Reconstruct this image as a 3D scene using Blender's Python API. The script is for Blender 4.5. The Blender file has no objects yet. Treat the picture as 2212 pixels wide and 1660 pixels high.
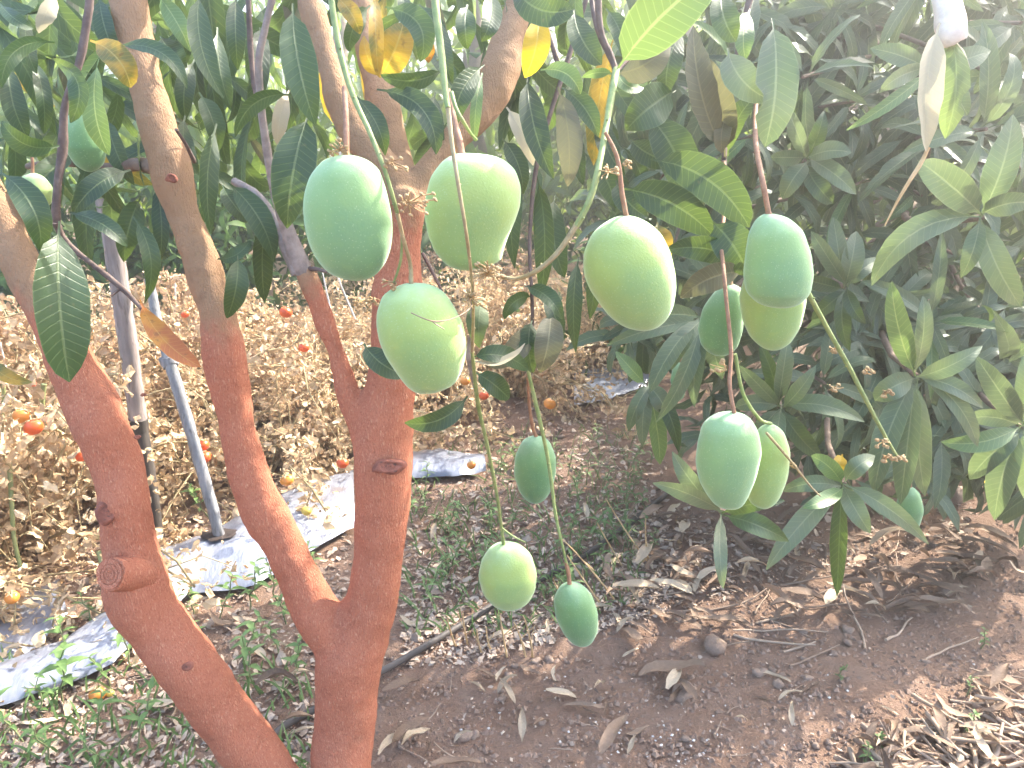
import bpy, math, random
from mathutils import Vector, Matrix, noise

random.seed(7)
sc = bpy.context.scene
col = sc.collection
R = math.radians

# ------------------------------------------------------------------ camera, sky, sun, exposure
CAMZ = 1.1
PITCH = R(18.0)
FPX = 1702.0                      # focal length for a picture 2212 x 1660
cam_data = bpy.data.cameras.new('camera')
cam = bpy.data.objects.new('camera', cam_data)
col.objects.link(cam)
cam.location = (0, 0, CAMZ)
cam.rotation_euler = (R(90) - PITCH, 0, 0)
cam_data.sensor_width = 36.0
cam_data.lens = 36.0 * FPX / 2212.0
cam_data.clip_start = 0.05
cam_data.clip_end = 600.0
sc.camera = cam

SUN_EL, SUN_AZ = R(40), R(52)     # azimuth measured from +Y towards +X
world = bpy.data.worlds.new('World')
sc.world = world
world.use_nodes = True
wn = world.node_tree
wn.nodes.clear()
wo = wn.nodes.new('ShaderNodeOutputWorld')
wb = wn.nodes.new('ShaderNodeBackground')
ws = wn.nodes.new('ShaderNodeTexSky')
ws.sky_type = 'NISHITA'
ws.sun_disc = False
ws.sun_elevation = SUN_EL
ws.sun_rotation = SUN_AZ
ws.dust_density = 3.0
ws.air_density = 1.0
wb.inputs['Strength'].default_value = 0.15
wn.links.new(ws.outputs[0], wb.inputs[0])
wn.links.new(wb.outputs[0], wo.inputs[0])

sd = Vector((math.sin(SUN_AZ) * math.cos(SUN_EL), math.cos(SUN_AZ) * math.cos(SUN_EL), math.sin(SUN_EL)))
sun_data = bpy.data.lights.new('sun', 'SUN')
sun_data.energy = 2.6
sun_data.angle = R(0.53)
sun_data.color = (1.0, 0.93, 0.82)
sun = bpy.data.objects.new('sun', sun_data)
col.objects.link(sun)
sun.location = sd * 30
sun.rotation_euler = sd.to_track_quat('Z', 'Y').to_euler()

sc.view_settings.view_transform = 'Standard'
sc.view_settings.look = 'None'
sc.view_settings.gamma = 1.0
sc.view_settings.use_curve_mapping = False
sc.view_settings.exposure = 3.1
sc.cycles.max_bounces = 8
sc.cycles.diffuse_bounces = 4
sc.cycles.transmission_bounces = 6
sc.cycles.transparent_max_bounces = 8
sc.cycles.sample_clamp_indirect = 6.0

# ------------------------------------------------------------------ points in the place
F = Vector((0, math.cos(PITCH), -math.sin(PITCH)))
U = Vector((0, math.sin(PITCH), math.cos(PITCH)))
RX = Vector((1, 0, 0))
CAM = Vector((0, 0, CAMZ))


def ray(px, py):
    return RX * ((px - 1106) / FPX) + U * (-(py - 830) / FPX) + F


def P(px, py, Y):
    """point seen at (px, py) that lies Y metres ahead"""
    d = ray(px, py)
    return CAM + d * (Y / d.y)


def G(px, py, z=0.0):
    d = ray(px, py)
    return CAM + d * ((z - CAMZ) / d.z)


def per_px(p):
    return (p - CAM).dot(F) / FPX


BANK = G(2180, 1075)


def gz(x, y):
    """height of the ground"""
    v = Vector((x, y, 0))
    h = 0.012 * noise.noise(v * 1.7) + 0.010 * noise.noise(v * 5.1 + Vector((3, 1, 7)))
    h += 0.30 * math.exp(-(((x - BANK.x - 0.5) / 0.75) ** 2 + ((y - BANK.y - 0.75) / 0.7) ** 2))
    return h


def GP(px, py):
    p = G(px, py)
    for _ in range(3):
        p = G(px, py, gz(p.x, p.y))
    return p


# ------------------------------------------------------------------ objects
W = {}


def put(o, parent=None, loc=Vector((0, 0, 0)), mat4=None):
    col.objects.link(o)
    if parent is not None:
        o.parent = parent
        base = W[parent.name]
    else:
        base = Vector((0, 0, 0))
    if mat4 is not None:
        o.matrix_basis = Matrix.Translation(-base) @ mat4
        W[o.name] = mat4.translation.copy()
    else:
        o.location = loc - base
        W[o.name] = loc.copy()
    return o


def tag(o, label=None, cat=None, group=None, kind=None):
    if label: o['label'] = label
    if cat: o['category'] = cat
    if group: o['group'] = group
    if kind: o['kind'] = kind
    return o


def empty(name, loc, label=None, cat=None, group=None):
    o = bpy.data.objects.new(name, None)
    o.empty_display_size = 0.05
    put(o, None, Vector(loc))
    return tag(o, label, cat, group)


class MB:
    """collects faces for one mesh"""

    def __init__(self):
        self.v, self.f, self.uv, self.t, self.mi = [], [], [], [], []

    def grid(self, rows, uvs=None, tint=0.0, closed=False, mi=0):
        b = len(self.v)
        n = len(rows[0])
        for r in rows:
            self.v.extend(r)
            self.t.extend([tint] * n)
        for i in range(len(rows) - 1):
            for j in range(n if closed else n - 1):
                k = (j + 1) % n
                self.f.append((b + i * n + j, b + i * n + k, b + (i + 1) * n + k, b + (i + 1) * n + j))
                self.mi.append(mi)
                if uvs:
                    self.uv.extend((uvs(i, j), uvs(i, j + 1), uvs(i + 1, j + 1), uvs(i + 1, j)))
                else:
                    self.uv.extend(((0, 0),) * 4)

    def poly(self, pts, tint=0.0, mi=0):
        b = len(self.v)
        self.v.extend(pts)
        self.t.extend([tint] * len(pts))
        self.f.append(tuple(range(b, b + len(pts))))
        self.mi.append(mi)
        self.uv.extend(((0.25, 0.3),) * len(pts))

    def tube(self, pts, rad, n=8, cap=True, tint=0.0, lump=0.0, mi=0):
        pts = [Vector(p) for p in pts]
        rows = []
        t0 = (pts[1] - pts[0]).normalized()
        a = t0.orthogonal().normalized()
        for i, p in enumerate(pts):
            t = (pts[min(i + 1, len(pts) - 1)] - pts[max(i - 1, 0)]).normalized()
            a = (a - t * a.dot(t)).normalized()
            bb = t.cross(a)
            r = rad[i] if isinstance(rad, (list, tuple)) else rad
            row = []
            for k in range(n):
                an = 2 * math.pi * k / n
                rr = r * (1 + (lump * noise.noise(p * 40 + a * math.cos(an) + bb * math.sin(an)) if lump else 0))
                row.append(p + (a * math.cos(an) + bb * math.sin(an)) * rr)
            rows.append(row)
        m = max(1, len(rows) - 1)
        self.grid(rows, lambda i, j: (j / n, i / m), tint, closed=True, mi=mi)
        if cap:
            self.poly(list(reversed(rows[0])), tint, mi)
            self.poly(rows[-1], tint, mi)

    def mesh(self, name, mats, origin=None, smooth=True):
        o = origin or Vector((0, 0, 0))
        me = bpy.data.meshes.new(name)
        me.from_pydata([tuple(Vector(v) - o) for v in self.v], [], self.f)
        if not isinstance(mats, (list, tuple)): mats = [mats]
        for m in mats: me.materials.append(m)
        uvl = me.uv_layers.new(name='UVMap')
        uvl.data.foreach_set('uv', [c for q in self.uv for c in q])
        at = me.attributes.new('tint', 'FLOAT', 'POINT')
        at.data.foreach_set('value', self.t)
        me.polygons.foreach_set('material_index', self.mi)
        me.polygons.foreach_set('use_smooth', [smooth] * len(me.polygons))
        me.update()
        return me

    def build(self, name, mats, parent=None, origin=None, smooth=True):
        if origin is None:
            s = Vector((0, 0, 0))
            for v in self.v: s += Vector(v)
            origin = s / max(1, len(self.v))
        me = self.mesh(name, mats, origin, smooth)
        return put(bpy.data.objects.new(name, me), parent, origin)


def smooth_path(pts, n=4):
    """Catmull-Rom through the points; each point may carry a radius as a second item"""
    out = []
    for i in range(len(pts) - 1):
        p0, p1, p2, p3 = pts[max(i - 1, 0)], pts[i], pts[i + 1], pts[min(i + 2, len(pts) - 1)]
        for k in range(n):
            t = k / n
            v = tuple(0.5 * (2 * b + (c - a) * t + (2 * a - 5 * b + 4 * c - d) * t * t + (3 * b - a - 3 * c + d) * t ** 3)
                      for a, b, c, d in zip(p0, p1, p2, p3))
            out.append(v)
    out.append(tuple(pts[-1]))
    return out


def px_tube(mb, pts, n=4, seg=8, lump=0.0, tint=0.0):
    """pts: (px, py, width_px, Y)"""
    sp = smooth_path(pts, n)
    pp = [P(a, b, y) for a, b, w, y in sp]
    rr = [max(w, 0.5) * 0.5 * per_px(p) for (a, b, w, y), p in zip(sp, pp)]
    mb.tube(pp, rr, seg, lump=lump, tint=tint)
    return pp, rr


# ------------------------------------------------------------------ materials
class NT:
    def __init__(self, name):
        self.m = bpy.data.materials.new(name)
        self.m.use_nodes = True
        self.t = self.m.node_tree
        self.t.nodes.clear()
        self.out = self.n('ShaderNodeOutputMaterial')

    def n(self, ty, **kw):
        nd = self.t.nodes.new(ty)
        for k, v in kw.items():
            setattr(nd, k, v)
        return nd

    def link(self, a, b):
        self.t.links.new(a, b)

    def set(self, sock, v):
        if hasattr(v, 'is_output'): self.link(v, sock)
        elif isinstance(v, tuple) and len(v) == 3 and sock.type == 'RGBA': sock.default_value = (*v, 1)
        else: sock.default_value = v

    def math(self, op, a, b=0.0, c=None):
        nd = self.n('ShaderNodeMath', operation=op)
        self.set(nd.inputs[0], a); self.set(nd.inputs[1], b)
        if c is not None: self.set(nd.inputs[2], c)
        return nd.outputs[0]

    def ramp(self, x, a, b, c=0.0, d=1.0, smooth=True):
        nd = self.n('ShaderNodeMapRange')
        if smooth: nd.interpolation_type = 'SMOOTHSTEP'
        self.set(nd.inputs[0], x)
        for i, v in enumerate((a, b, c, d)): self.set(nd.inputs[i + 1], v)
        return nd.outputs[0]

    def mix(self, f, a, b, mode='MIX'):
        nd = self.n('ShaderNodeMix', data_type='RGBA', blend_type=mode)
        self.set(nd.inputs[0], f); self.set(nd.inputs[6], a); self.set(nd.inputs[7], b)
        return nd.outputs[2]

    def noise(self, scale, detail=3.0, rough=0.6, vec=None, out=0):
        nd = self.n('ShaderNodeTexNoise')
        nd.inputs['Scale'].default_value = scale
        nd.inputs['Detail'].default_value = detail
        nd.inputs['Roughness'].default_value = rough
        if vec is not None: self.link(vec, nd.inputs['Vector'])
        return nd.outputs[out]

    def scaled(self, vec, s):
        nd = self.n('ShaderNodeMapping')
        self.link(vec, nd.inputs[0])
        nd.inputs['Scale'].default_value = s
        return nd.outputs[0]

    def pos(self):
        return self.n('ShaderNodeNewGeometry').outputs['Position']

    def obj(self):
        return self.n('ShaderNodeTexCoord').outputs['Object']

    def rnd(self):
        """a value per object, shifted by a value per piece for pieces joined into one mesh"""
        a = self.n('ShaderNodeObjectInfo').outputs['Random']
        b = self.n('ShaderNodeAttribute', attribute_name='tint').outputs['Fac']
        return self.math('FRACT', self.math('ADD', a, b))

    def bump(self, h, strength=0.3, dist=0.01):
        nd = self.n('ShaderNodeBump')
        nd.inputs['Strength'].default_value = strength
        nd.inputs['Distance'].default_value = dist
        self.link(h, nd.inputs['Height'])
        return nd.outputs[0]

    def bsdf(self, color, rough=0.6, normal=None, spec=0.5, **kw):
        nd = self.n('ShaderNodeBsdfPrincipled')
        self.set(nd.inputs['Base Color'], color)
        self.set(nd.inputs['Roughness'], rough)
        nd.inputs['Specular IOR Level'].default_value = spec
        if normal is not None: self.link(normal, nd.inputs['Normal'])
        for k, v in kw.items():
            self.set(nd.inputs[k.replace('_', ' ')], v)
        return nd.outputs[0]

    def done(self, sh):
        self.link(sh, self.out.inputs[0])
        return self.m


def leaf_material(name, ca, cb, vein, under, trans, tamt=0.3, rough=0.36, blot=None, dust=0.0):
    m = NT(name)
    uv = m.n('ShaderNodeUVMap', uv_map='UVMap').outputs[0]
    sx = m.n('ShaderNodeSeparateXYZ'); m.link(uv, sx.inputs[0])
    d = m.math('MULTIPLY', m.math('ABSOLUTE', m.math('SUBTRACT', sx.outputs[0], 0.5)), 2.0)
    mid = m.ramp(d, 0.03, 0.085, 1.0, 0.0)
    fr = m.math('FRACT', m.math('SUBTRACT', m.math('MULTIPLY', sx.outputs[1], 17.0), m.math('MULTIPLY', d, 1.5)))
    tri = m.math('ABSOLUTE', m.math('SUBTRACT', fr, 0.5))
    ve = m.ramp(tri, 0.40, 0.5, 0.0, 1.0)
    rnd = m.rnd()
    pos = m.pos()
    c = m.mix(rnd, ca, cb)
    nz = m.noise(28.0, 4.0, 0.65, pos)
    c = m.mix(m.ramp(nz, 0.35, 0.75, 0.0, 0.45), c, cb)
    if blot:
        bl = m.noise(22.0, 3.0, 0.6, pos)
        c = m.mix(m.ramp(bl, 0.47, 0.60), c, blot)
        sp = m.noise(90.0, 2.0, 0.6, pos)
        c = m.mix(m.ramp(sp, 0.62, 0.70, 0.0, 0.7), c, (0.10, 0.045, 0.015))
    else:
        sp = m.noise(70.0, 2.0, 0.5, pos)
        c = m.mix(m.ramp(sp, 0.70, 0.76, 0.0, 0.5), c, (0.13, 0.11, 0.045))
    c = m.mix(m.math('MULTIPLY', ve, 0.30), c, vein)
    c = m.mix(m.math('MULTIPLY', mid, 0.75), c, vein)
    edge = m.ramp(d, 0.93, 0.99, 0.0, 0.45)
    c = m.mix(edge, c, vein)
    if dust:
        c = m.mix(m.ramp(m.noise(9.0, 4.0, 0.6, pos), 0.4, 0.8, 0.0, dust), c, (0.30, 0.28, 0.22))
    back = m.n('ShaderNodeNewGeometry').outputs['Backfacing']
    ub = m.mix(m.math('MULTIPLY', m.math('MAXIMUM', mid, m.math('MULTIPLY', ve, 0.5)), 0.5), under, vein)
    cc = m.mix(back, c, ub)
    h = m.math('ADD', m.math('MULTIPLY', mid, -0.7), m.math('ADD', m.math('MULTIPLY', ve, -0.35), m.math('MULTIPLY', nz, 0.5)))
    nrm = m.bump(h, 0.35, 0.002)
    rr = m.math('ADD', rough, m.math('MULTIPLY', back, 0.25))
    rr = m.math('ADD', rr, m.math('MULTIPLY', m.noise(14.0, 2.0, 0.5, pos), 0.14))
    p = m.bsdf(cc, rr, nrm, 0.5)
    tr = m.n('ShaderNodeBsdfTranslucent')
    tcol = m.mix(0.55, trans, cc, 'MIX')
    m.link(m.mix(m.math('MULTIPLY', ve, 0.5), tcol, trans), tr.inputs[0])
    mx = m.n('ShaderNodeMixShader')
    mx.inputs[0].default_value = tamt
    m.link(p, mx.inputs[1]); m.link(tr.outputs[0], mx.inputs[2])
    return m.done(mx.outputs[0])


M = {}
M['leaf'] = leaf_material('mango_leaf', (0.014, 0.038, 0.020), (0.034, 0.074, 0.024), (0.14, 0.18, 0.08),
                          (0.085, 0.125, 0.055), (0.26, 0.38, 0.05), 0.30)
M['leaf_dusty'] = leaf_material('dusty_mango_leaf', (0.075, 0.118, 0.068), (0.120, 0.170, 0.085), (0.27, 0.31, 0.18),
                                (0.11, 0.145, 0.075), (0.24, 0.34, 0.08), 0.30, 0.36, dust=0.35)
M['leaf_young'] = leaf_material('light_green_mango_leaf', (0.070, 0.145, 0.050), (0.110, 0.185, 0.060), (0.32, 0.38, 0.16),
                                (0.15, 0.20, 0.07), (0.34, 0.48, 0.10), 0.28)  # lighter green; on several leaves it paints in the sun falling on them
M['leaf_yellow'] = leaf_material('yellowing_mango_leaf', (0.33, 0.22, 0.03), (0.42, 0.25, 0.03), (0.40, 0.33, 0.10),
                                 (0.36, 0.26, 0.07), (0.75, 0.50, 0.03), 0.40, blot=(0.09, 0.12, 0.03))
M['leaf_gold'] = leaf_material('golden_mango_leaf', (0.58, 0.36, 0.02), (0.62, 0.42, 0.02), (0.60, 0.45, 0.10),
                               (0.55, 0.36, 0.04), (0.90, 0.70, 0.02), 0.45)
M['leaf_orange'] = leaf_material('orange_mango_leaf', (0.42, 0.19, 0.03), (0.46, 0.23, 0.03), (0.45, 0.27, 0.08),
                                 (0.36, 0.2, 0.06), (0.75, 0.36, 0.04), 0.40, blot=(0.33, 0.10, 0.03))
M['leaf_pale'] = leaf_material('dry_and_sunlit_mango_leaf', (0.40, 0.36, 0.24), (0.46, 0.40, 0.28), (0.50, 0.45, 0.30),
                               (0.45, 0.42, 0.32), (0.6, 0.55, 0.3), 0.35, 0.5)  # pale for dead leaves, and for leaves with sunlight painted into the colour
M['leaf_brown'] = leaf_material('brown_green_mango_leaf', (0.085, 0.085, 0.045), (0.12, 0.11, 0.055), (0.24, 0.22, 0.12),
                                (0.15, 0.14, 0.09), (0.26, 0.26, 0.08), 0.25, 0.45, dust=0.3)
M['leaf_far'] = leaf_material('sun_tinted_mango_leaf', (0.040, 0.100, 0.025), (0.085, 0.165, 0.030), (0.20, 0.26, 0.10),
                              (0.10, 0.16, 0.05), (0.55, 0.70, 0.07), 0.5)  # brighter copy of the leaf, sunlight on the far crowns put into its colour


def bark_material():
    m = NT('painted_bark')
    pos = m.pos()
    paint = m.n('ShaderNodeAttribute', attribute_name='paint').outputs['Fac']
    n1 = m.noise(5.0, 4.0, 0.6, pos)
    n2 = m.noise(60.0, 4.0, 0.7, pos)
    stretch = m.scaled(pos, (520.0, 520.0, 130.0))
    n3 = m.noise(1.0, 3.0, 0.6, stretch)
    grain = m.scaled(pos, (420.0, 420.0, 300.0))
    n4 = m.noise(1.0, 2.0, 0.6, grain)
    red = m.mix(n1, (0.41, 0.142, 0.077), (0.51, 0.198, 0.115))
    red = m.mix(m.ramp(n2, 0.45, 0.8, 0.0, 0.5), red, (0.28, 0.085, 0.05))
    red = m.mix(m.ramp(n3, 0.57, 0.68, 0.0, 0.85), red, (0.60, 0.33, 0.21))
    red = m.mix(m.ramp(n4, 0.5, 0.75, 0.0, 0.5), red, (0.50, 0.23, 0.15))
    worn = m.ramp(m.noise(7.0, 4.0, 0.6, m.scaled(pos, (1, 1, 0.6))), 0.63, 0.74, 0.0, 0.45)
    red = m.mix(worn, red, (0.26, 0.17, 0.12))
    red = m.mix(m.ramp(m.noise(16.0, 5.0, 0.7, pos), 0.52, 0.70, 0.0, 0.35), red, (0.29, 0.092, 0.052))
    red = m.mix(m.ramp(n4, 0.28, 0.45, 0.45, 0.0), red, (0.20, 0.055, 0.032))
    bare = m.mix(n1, (0.275, 0.160, 0.088), (0.43, 0.268, 0.155))
    bare = m.mix(m.ramp(n3, 0.55, 0.75, 0.0, 0.6), bare, (0.36, 0.25, 0.17))
    bare = m.mix(m.ramp(n2, 0.5, 0.8, 0.0, 0.5), bare, (0.12, 0.066, 0.042))
    pe = m.math('ADD', paint, m.math('MULTIPLY', m.math('SUBTRACT', m.noise(26.0, 4.0, 0.7, pos), 0.5), 0.9))
    c = m.mix(m.ramp(pe, 0.30, 0.72), bare, red)
    h = m.math('ADD', n3, m.math('ADD', m.math('MULTIPLY', n2, 0.8), m.math('MULTIPLY', n4, 0.35)))
    return m.done(m.bsdf(c, 0.85, m.bump(h, 0.8, 0.004), 0.2))


def plain(name, ca, cb, scale=30.0, rough=0.7, bump=0.3, dist=0.003, spec=0.4, stretch=None, rand=0.0, cc=None, trans=0.0, useobj=False):
    m = NT(name)
    pos = m.obj() if useobj else m.pos()
    v = m.scaled(pos, stretch) if stretch else pos
    nz = m.noise(scale, 4.0, 0.65, v)
    f = m.ramp(nz, 0.3, 0.7)
    if rand:
        f = m.math('ADD', m.math('MULTIPLY', f, 1 - rand), m.math('MULTIPLY', m.rnd(), rand))
    c = m.mix(f, ca, cb)
    if cc:
        c = m.mix(m.ramp(m.noise(scale * 2.7, 3.0, 0.6, v), 0.55, 0.72), c, cc)
    p = m.bsdf(c, rough, m.bump(nz, bump, dist), spec)
    if trans:
        tr = m.n('ShaderNodeBsdfTranslucent'); m.link(c, tr.inputs[0])
        mx = m.n('ShaderNodeMixShader'); mx.inputs[0].default_value = trans
        m.link(p, mx.inputs[1]); m.link(tr.outputs[0], mx.inputs[2])
        p = mx.outputs[0]
    return m.done(p)


def mango_material(name, ca, cb, cheek):
    m = NT(name)
    o = m.obj()
    n1 = m.noise(11.0, 3.0, 0.5, o)
    sx = m.n('ShaderNodeSeparateXYZ'); m.link(o, sx.inputs[0])
    c = m.mix(m.ramp(n1, 0.3, 0.7), ca, cb)
    c = m.mix(m.ramp(m.noise(9.0, 2.0, 0.5, o), 0.42, 0.66, 0.0, 0.8), c, cheek)
    vo = m.n('ShaderNodeTexVoronoi'); vo.inputs['Scale'].default_value = 330.0
    m.link(o, vo.inputs['Vector'])
    c = m.mix(m.ramp(vo.outputs['Distance'], 0.08, 0.26, 0.42, 0.0), c, (0.46, 0.56, 0.34))
    c = m.mix(m.ramp(m.noise(140.0, 3.0, 0.7, o), 0.45, 0.75, 0.0, 0.35), c, cheek)
    # paler blotches towards the upper shoulder of the fruit
    bl = m.math('MULTIPLY', m.ramp(sx.outputs[2], -0.05, 0.01), m.ramp(m.noise(26.0, 4.0, 0.6, o), 0.35, 0.7, 0.1, 0.5))
    c = m.mix(bl, c, (0.40, 0.54, 0.38))
    ti = m.noise(420.0, 2.0, 0.6, o)
    p = m.bsdf(c, 0.64, m.bump(m.math('ADD', ti, m.math('MULTIPLY', n1, 0.6)), 0.16, 0.002), 0.3,
               Sheen_Weight=0.6, Sheen_Roughness=0.45, Sheen_Tint=(0.80, 1.0, 0.78),
               Subsurface_Weight=0.12, Subsurface_Radius=(0.010, 0.014, 0.005), Subsurface_Scale=0.6)
    return m.done(p)


M['bark'] = bark_material()
M['knot'] = plain('knot_bark', (0.15, 0.052, 0.034), (0.34, 0.125, 0.078), 70, 0.9, 0.9, 0.005, cc=(0.09, 0.045, 0.036))
M['mango_blue'] = mango_material('green_mango_skin', (0.165, 0.300, 0.140), (0.200, 0.340, 0.145), (0.235, 0.370, 0.130))
M['mango_lime'] = mango_material('lime_mango_skin', (0.225, 0.350, 0.125), (0.265, 0.385, 0.120), (0.330, 0.415, 0.100))
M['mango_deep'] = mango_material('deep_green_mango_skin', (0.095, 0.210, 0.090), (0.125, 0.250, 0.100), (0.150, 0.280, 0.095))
M['stalk_green'] = plain('green_stalk', (0.17, 0.23, 0.07), (0.27, 0.31, 0.12), 90, 0.6, 0.4, 0.002)
M['stalk_tan'] = plain('tan_stalk', (0.26, 0.20, 0.10), (0.38, 0.31, 0.17), 90, 0.7, 0.4, 0.002)
M['stalk_red'] = plain('russet_stalk', (0.24, 0.12, 0.07), (0.36, 0.20, 0.12), 120, 0.75, 0.6, 0.002)
M['panicle'] = plain('dry_panicle', (0.36, 0.22, 0.10), (0.52, 0.38, 0.20), 60, 0.8)
M['twig'] = plain('twig_bark', (0.085, 0.055, 0.045), (0.17, 0.12, 0.10), 60, 0.8, 0.6, 0.003)
M['twig_grey'] = plain('grey_twig_bark', (0.20, 0.16, 0.14), (0.34, 0.28, 0.25), 60, 0.8, 0.6, 0.003)
M['branch_sunlit'] = plain('sunlit_branch_bark', (0.58, 0.49, 0.41), (0.74, 0.65, 0.56), 30, 0.8, 0.6, 0.004)  # bark raised to near white, full sun painted into the colour
M['trunk_far'] = plain('brown_bark', (0.12, 0.08, 0.055), (0.22, 0.155, 0.11), 18, 0.9, 0.7, 0.01)
M['stake_grey'] = plain('weathered_grey_wood', (0.15, 0.15, 0.155), (0.31, 0.31, 0.32), 1.0, 0.8, 0.6, 0.003,
                        stretch=(60, 60, 5), cc=(0.10, 0.095, 0.09), useobj=True)
M['stake_brown'] = plain('weathered_brown_wood', (0.19, 0.155, 0.14), (0.33, 0.28, 0.26), 1.0, 0.85, 0.6, 0.003,
                         stretch=(50, 50, 6), cc=(0.12, 0.09, 0.08), useobj=True)
M['stake_dark'] = plain('tarred_wood', (0.030, 0.026, 0.023), (0.075, 0.062, 0.052), 1.0, 0.8, 0.5, 0.003, stretch=(50, 50, 8), useobj=True)
M['stone'] = plain('stone', (0.19, 0.130, 0.096), (0.32, 0.235, 0.18), 7, 0.95, 0.6, 0.003, rand=0.5, useobj=True)
M['pebble_white'] = plain('white_pebble', (0.55, 0.52, 0.47), (0.75, 0.72, 0.68), 60, 0.8)
M['clod'] = plain('soil_clod', (0.165, 0.105, 0.074), (0.33, 0.23, 0.17), 50, 0.95, 0.6, 0.004, rand=0.6)
M['dry_leaf'] = plain('dead_leaf', (0.11, 0.066, 0.042), (0.34, 0.235, 0.16), 22, 0.75, 0.5, 0.003, rand=0.75, trans=0.12, useobj=True)
M['dry_leaf_pale'] = plain('pale_dead_leaf', (0.40, 0.30, 0.20), (0.58, 0.47, 0.33), 22, 0.75, 0.5, 0.003, rand=0.6, trans=0.15, useobj=True)
M['chip'] = plain('leaf_crumbs', (0.10, 0.062, 0.044), (0.60, 0.47, 0.36), 30, 0.85, 0.3, 0.003, rand=0.9)
M['dry_twig'] = plain('dead_twig', (0.19, 0.125, 0.085), (0.44, 0.33, 0.24), 40, 0.85, 0.5, 0.002, rand=0.6, useobj=True)
M['tomato_dry'] = plain('dried_tomato_leaf', (0.38, 0.25, 0.135), (0.80, 0.63, 0.41), 25, 0.85, 0.4, 0.003, rand=0.8, trans=0.22)
M['tomato_brown'] = plain('brown_dried_tomato_leaf', (0.27, 0.155, 0.080), (0.68, 0.49, 0.31), 25, 0.85, 0.4, 0.003, rand=0.8, trans=0.18)
M['tomato_stem'] = plain('dried_tomato_stem', (0.28, 0.21, 0.10), (0.46, 0.38, 0.22), 40, 0.85)
M['tomato'] = plain('ripe_tomato_skin', (0.60, 0.060, 0.018), (0.72, 0.14, 0.025), 20, 0.28, 0.05, 0.001, 0.5, useobj=True)
M['tomato_orange'] = plain('orange_tomato_skin', (0.68, 0.20, 0.03), (0.72, 0.30, 0.05), 20, 0.3, 0.05, 0.001, 0.5, useobj=True)
M['tomato_yellow'] = plain('yellow_tomato_skin', (0.62, 0.40, 0.04), (0.66, 0.46, 0.10), 20, 0.3, 0.05, 0.001, 0.5, useobj=True)
M['weed'] = plain('weed_leaf', (0.095, 0.175, 0.050), (0.19, 0.29, 0.095), 40, 0.55, 0.3, 0.002, rand=0.6, trans=0.3)
M['weed_stem'] = plain('weed_stem', (0.14, 0.18, 0.07), (0.24, 0.24, 0.12), 40, 0.7)
M['weed_far'] = plain('far_weed_leaf', (0.030, 0.075, 0.018), (0.10, 0.18, 0.035), 40, 0.55, 0.3, 0.002, rand=0.6, trans=0.35)
M['straw'] = plain('dry_straw', (0.46, 0.29, 0.13), (0.64, 0.46, 0.25), 30, 0.75, 0.3, 0.002)
M['hose'] = plain('dusty_black_hose', (0.035, 0.030, 0.028), (0.10, 0.082, 0.070), 14, 0.6, 0.3, 0.002)
M['string'] = plain('white_twine', (0.55, 0.55, 0.52), (0.68, 0.68, 0.66), 60, 0.8)
M['blue'] = plain('pale_blue_plastic', (0.20, 0.25, 0.45), (0.34, 0.40, 0.60), 30, 0.5)
M['green_stem'] = plain('living_tomato_stem', (0.20, 0.24, 0.09), (0.30, 0.31, 0.14), 40, 0.7)


def soil_material():
    m = NT('red_brown_soil')
    pos = m.pos()
    n1 = m.noise(1.6, 5.0, 0.6, pos)
    n2 = m.noise(14.0, 6.0, 0.7, pos)
    n3 = m.noise(85.0, 5.0, 0.75, pos)
    c = m.mix(m.ramp(n1, 0.3, 0.7), (0.240, 0.145, 0.098), (0.315, 0.203, 0.143))
    c = m.mix(m.ramp(n2, 0.35, 0.75), c, (0.32, 0.22, 0.165))
    c = m.mix(m.ramp(n3, 0.52, 0.78, 0.0, 0.7), c, (0.105, 0.064, 0.046))
    sp = m.noise(160.0, 2.0, 0.5, pos)
    c = m.mix(m.ramp(sp, 0.68, 0.74, 0.0, 0.8), c, (0.40, 0.32, 0.26))
    h = m.math('ADD', m.math('MULTIPLY', n2, 1.2), n3)
    return m.done(m.bsdf(c, 0.95, m.bump(h, 1.0, 0.018), 0.15))


def mulch_material():
    m = NT('silver_mulch_film')
    pos = m.pos()
    st = m.scaled(pos, (9.0, 3.5, 6.0))
    n1 = m.noise(1.0, 4.0, 0.55, st)
    dirt = m.noise(6.0, 5.0, 0.7, pos)
    c = m.mix(m.ramp(n1, 0.35, 0.7), (0.20, 0.215, 0.26), (0.32, 0.335, 0.385))
    c = m.mix(m.ramp(dirt, 0.58, 0.74, 0.0, 0.75), c, (0.21, 0.15, 0.12))
    sm = m.noise(60.0, 3.0, 0.6, pos)
    c = m.mix(m.ramp(sm, 0.66, 0.74, 0.0, 0.6), c, (0.25, 0.19, 0.15))
    h = m.math('ADD', m.noise(1.0, 3.0, 0.6, m.scaled(pos, (40, 12, 20))), n1)
    return m.done(m.bsdf(c, 0.34, m.bump(h, 0.4, 0.012), 0.6, Metallic=0.25))


M['soil'] = soil_material()
M['mulch'] = mulch_material()
M['hole'] = plain('dark_soil', (0.030, 0.022, 0.018), (0.06, 0.042, 0.034), 40, 0.95, 0.8, 0.01)


# ------------------------------------------------------------------ ground
def axis(lo, hi, step, far):
    a = [lo]
    while a[-1] < hi: a.append(a[-1] + step)
    s = step
    up = [a[-1]]
    while up[-1] < far:
        s *= 1.45; up.append(up[-1] + s)
    s = step
    dn = [a[0]]
    while dn[-1] > -far:
        s *= 1.45; dn.append(dn[-1] - s)
    return list(reversed(dn[1:])) + a + up[1:]


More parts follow.
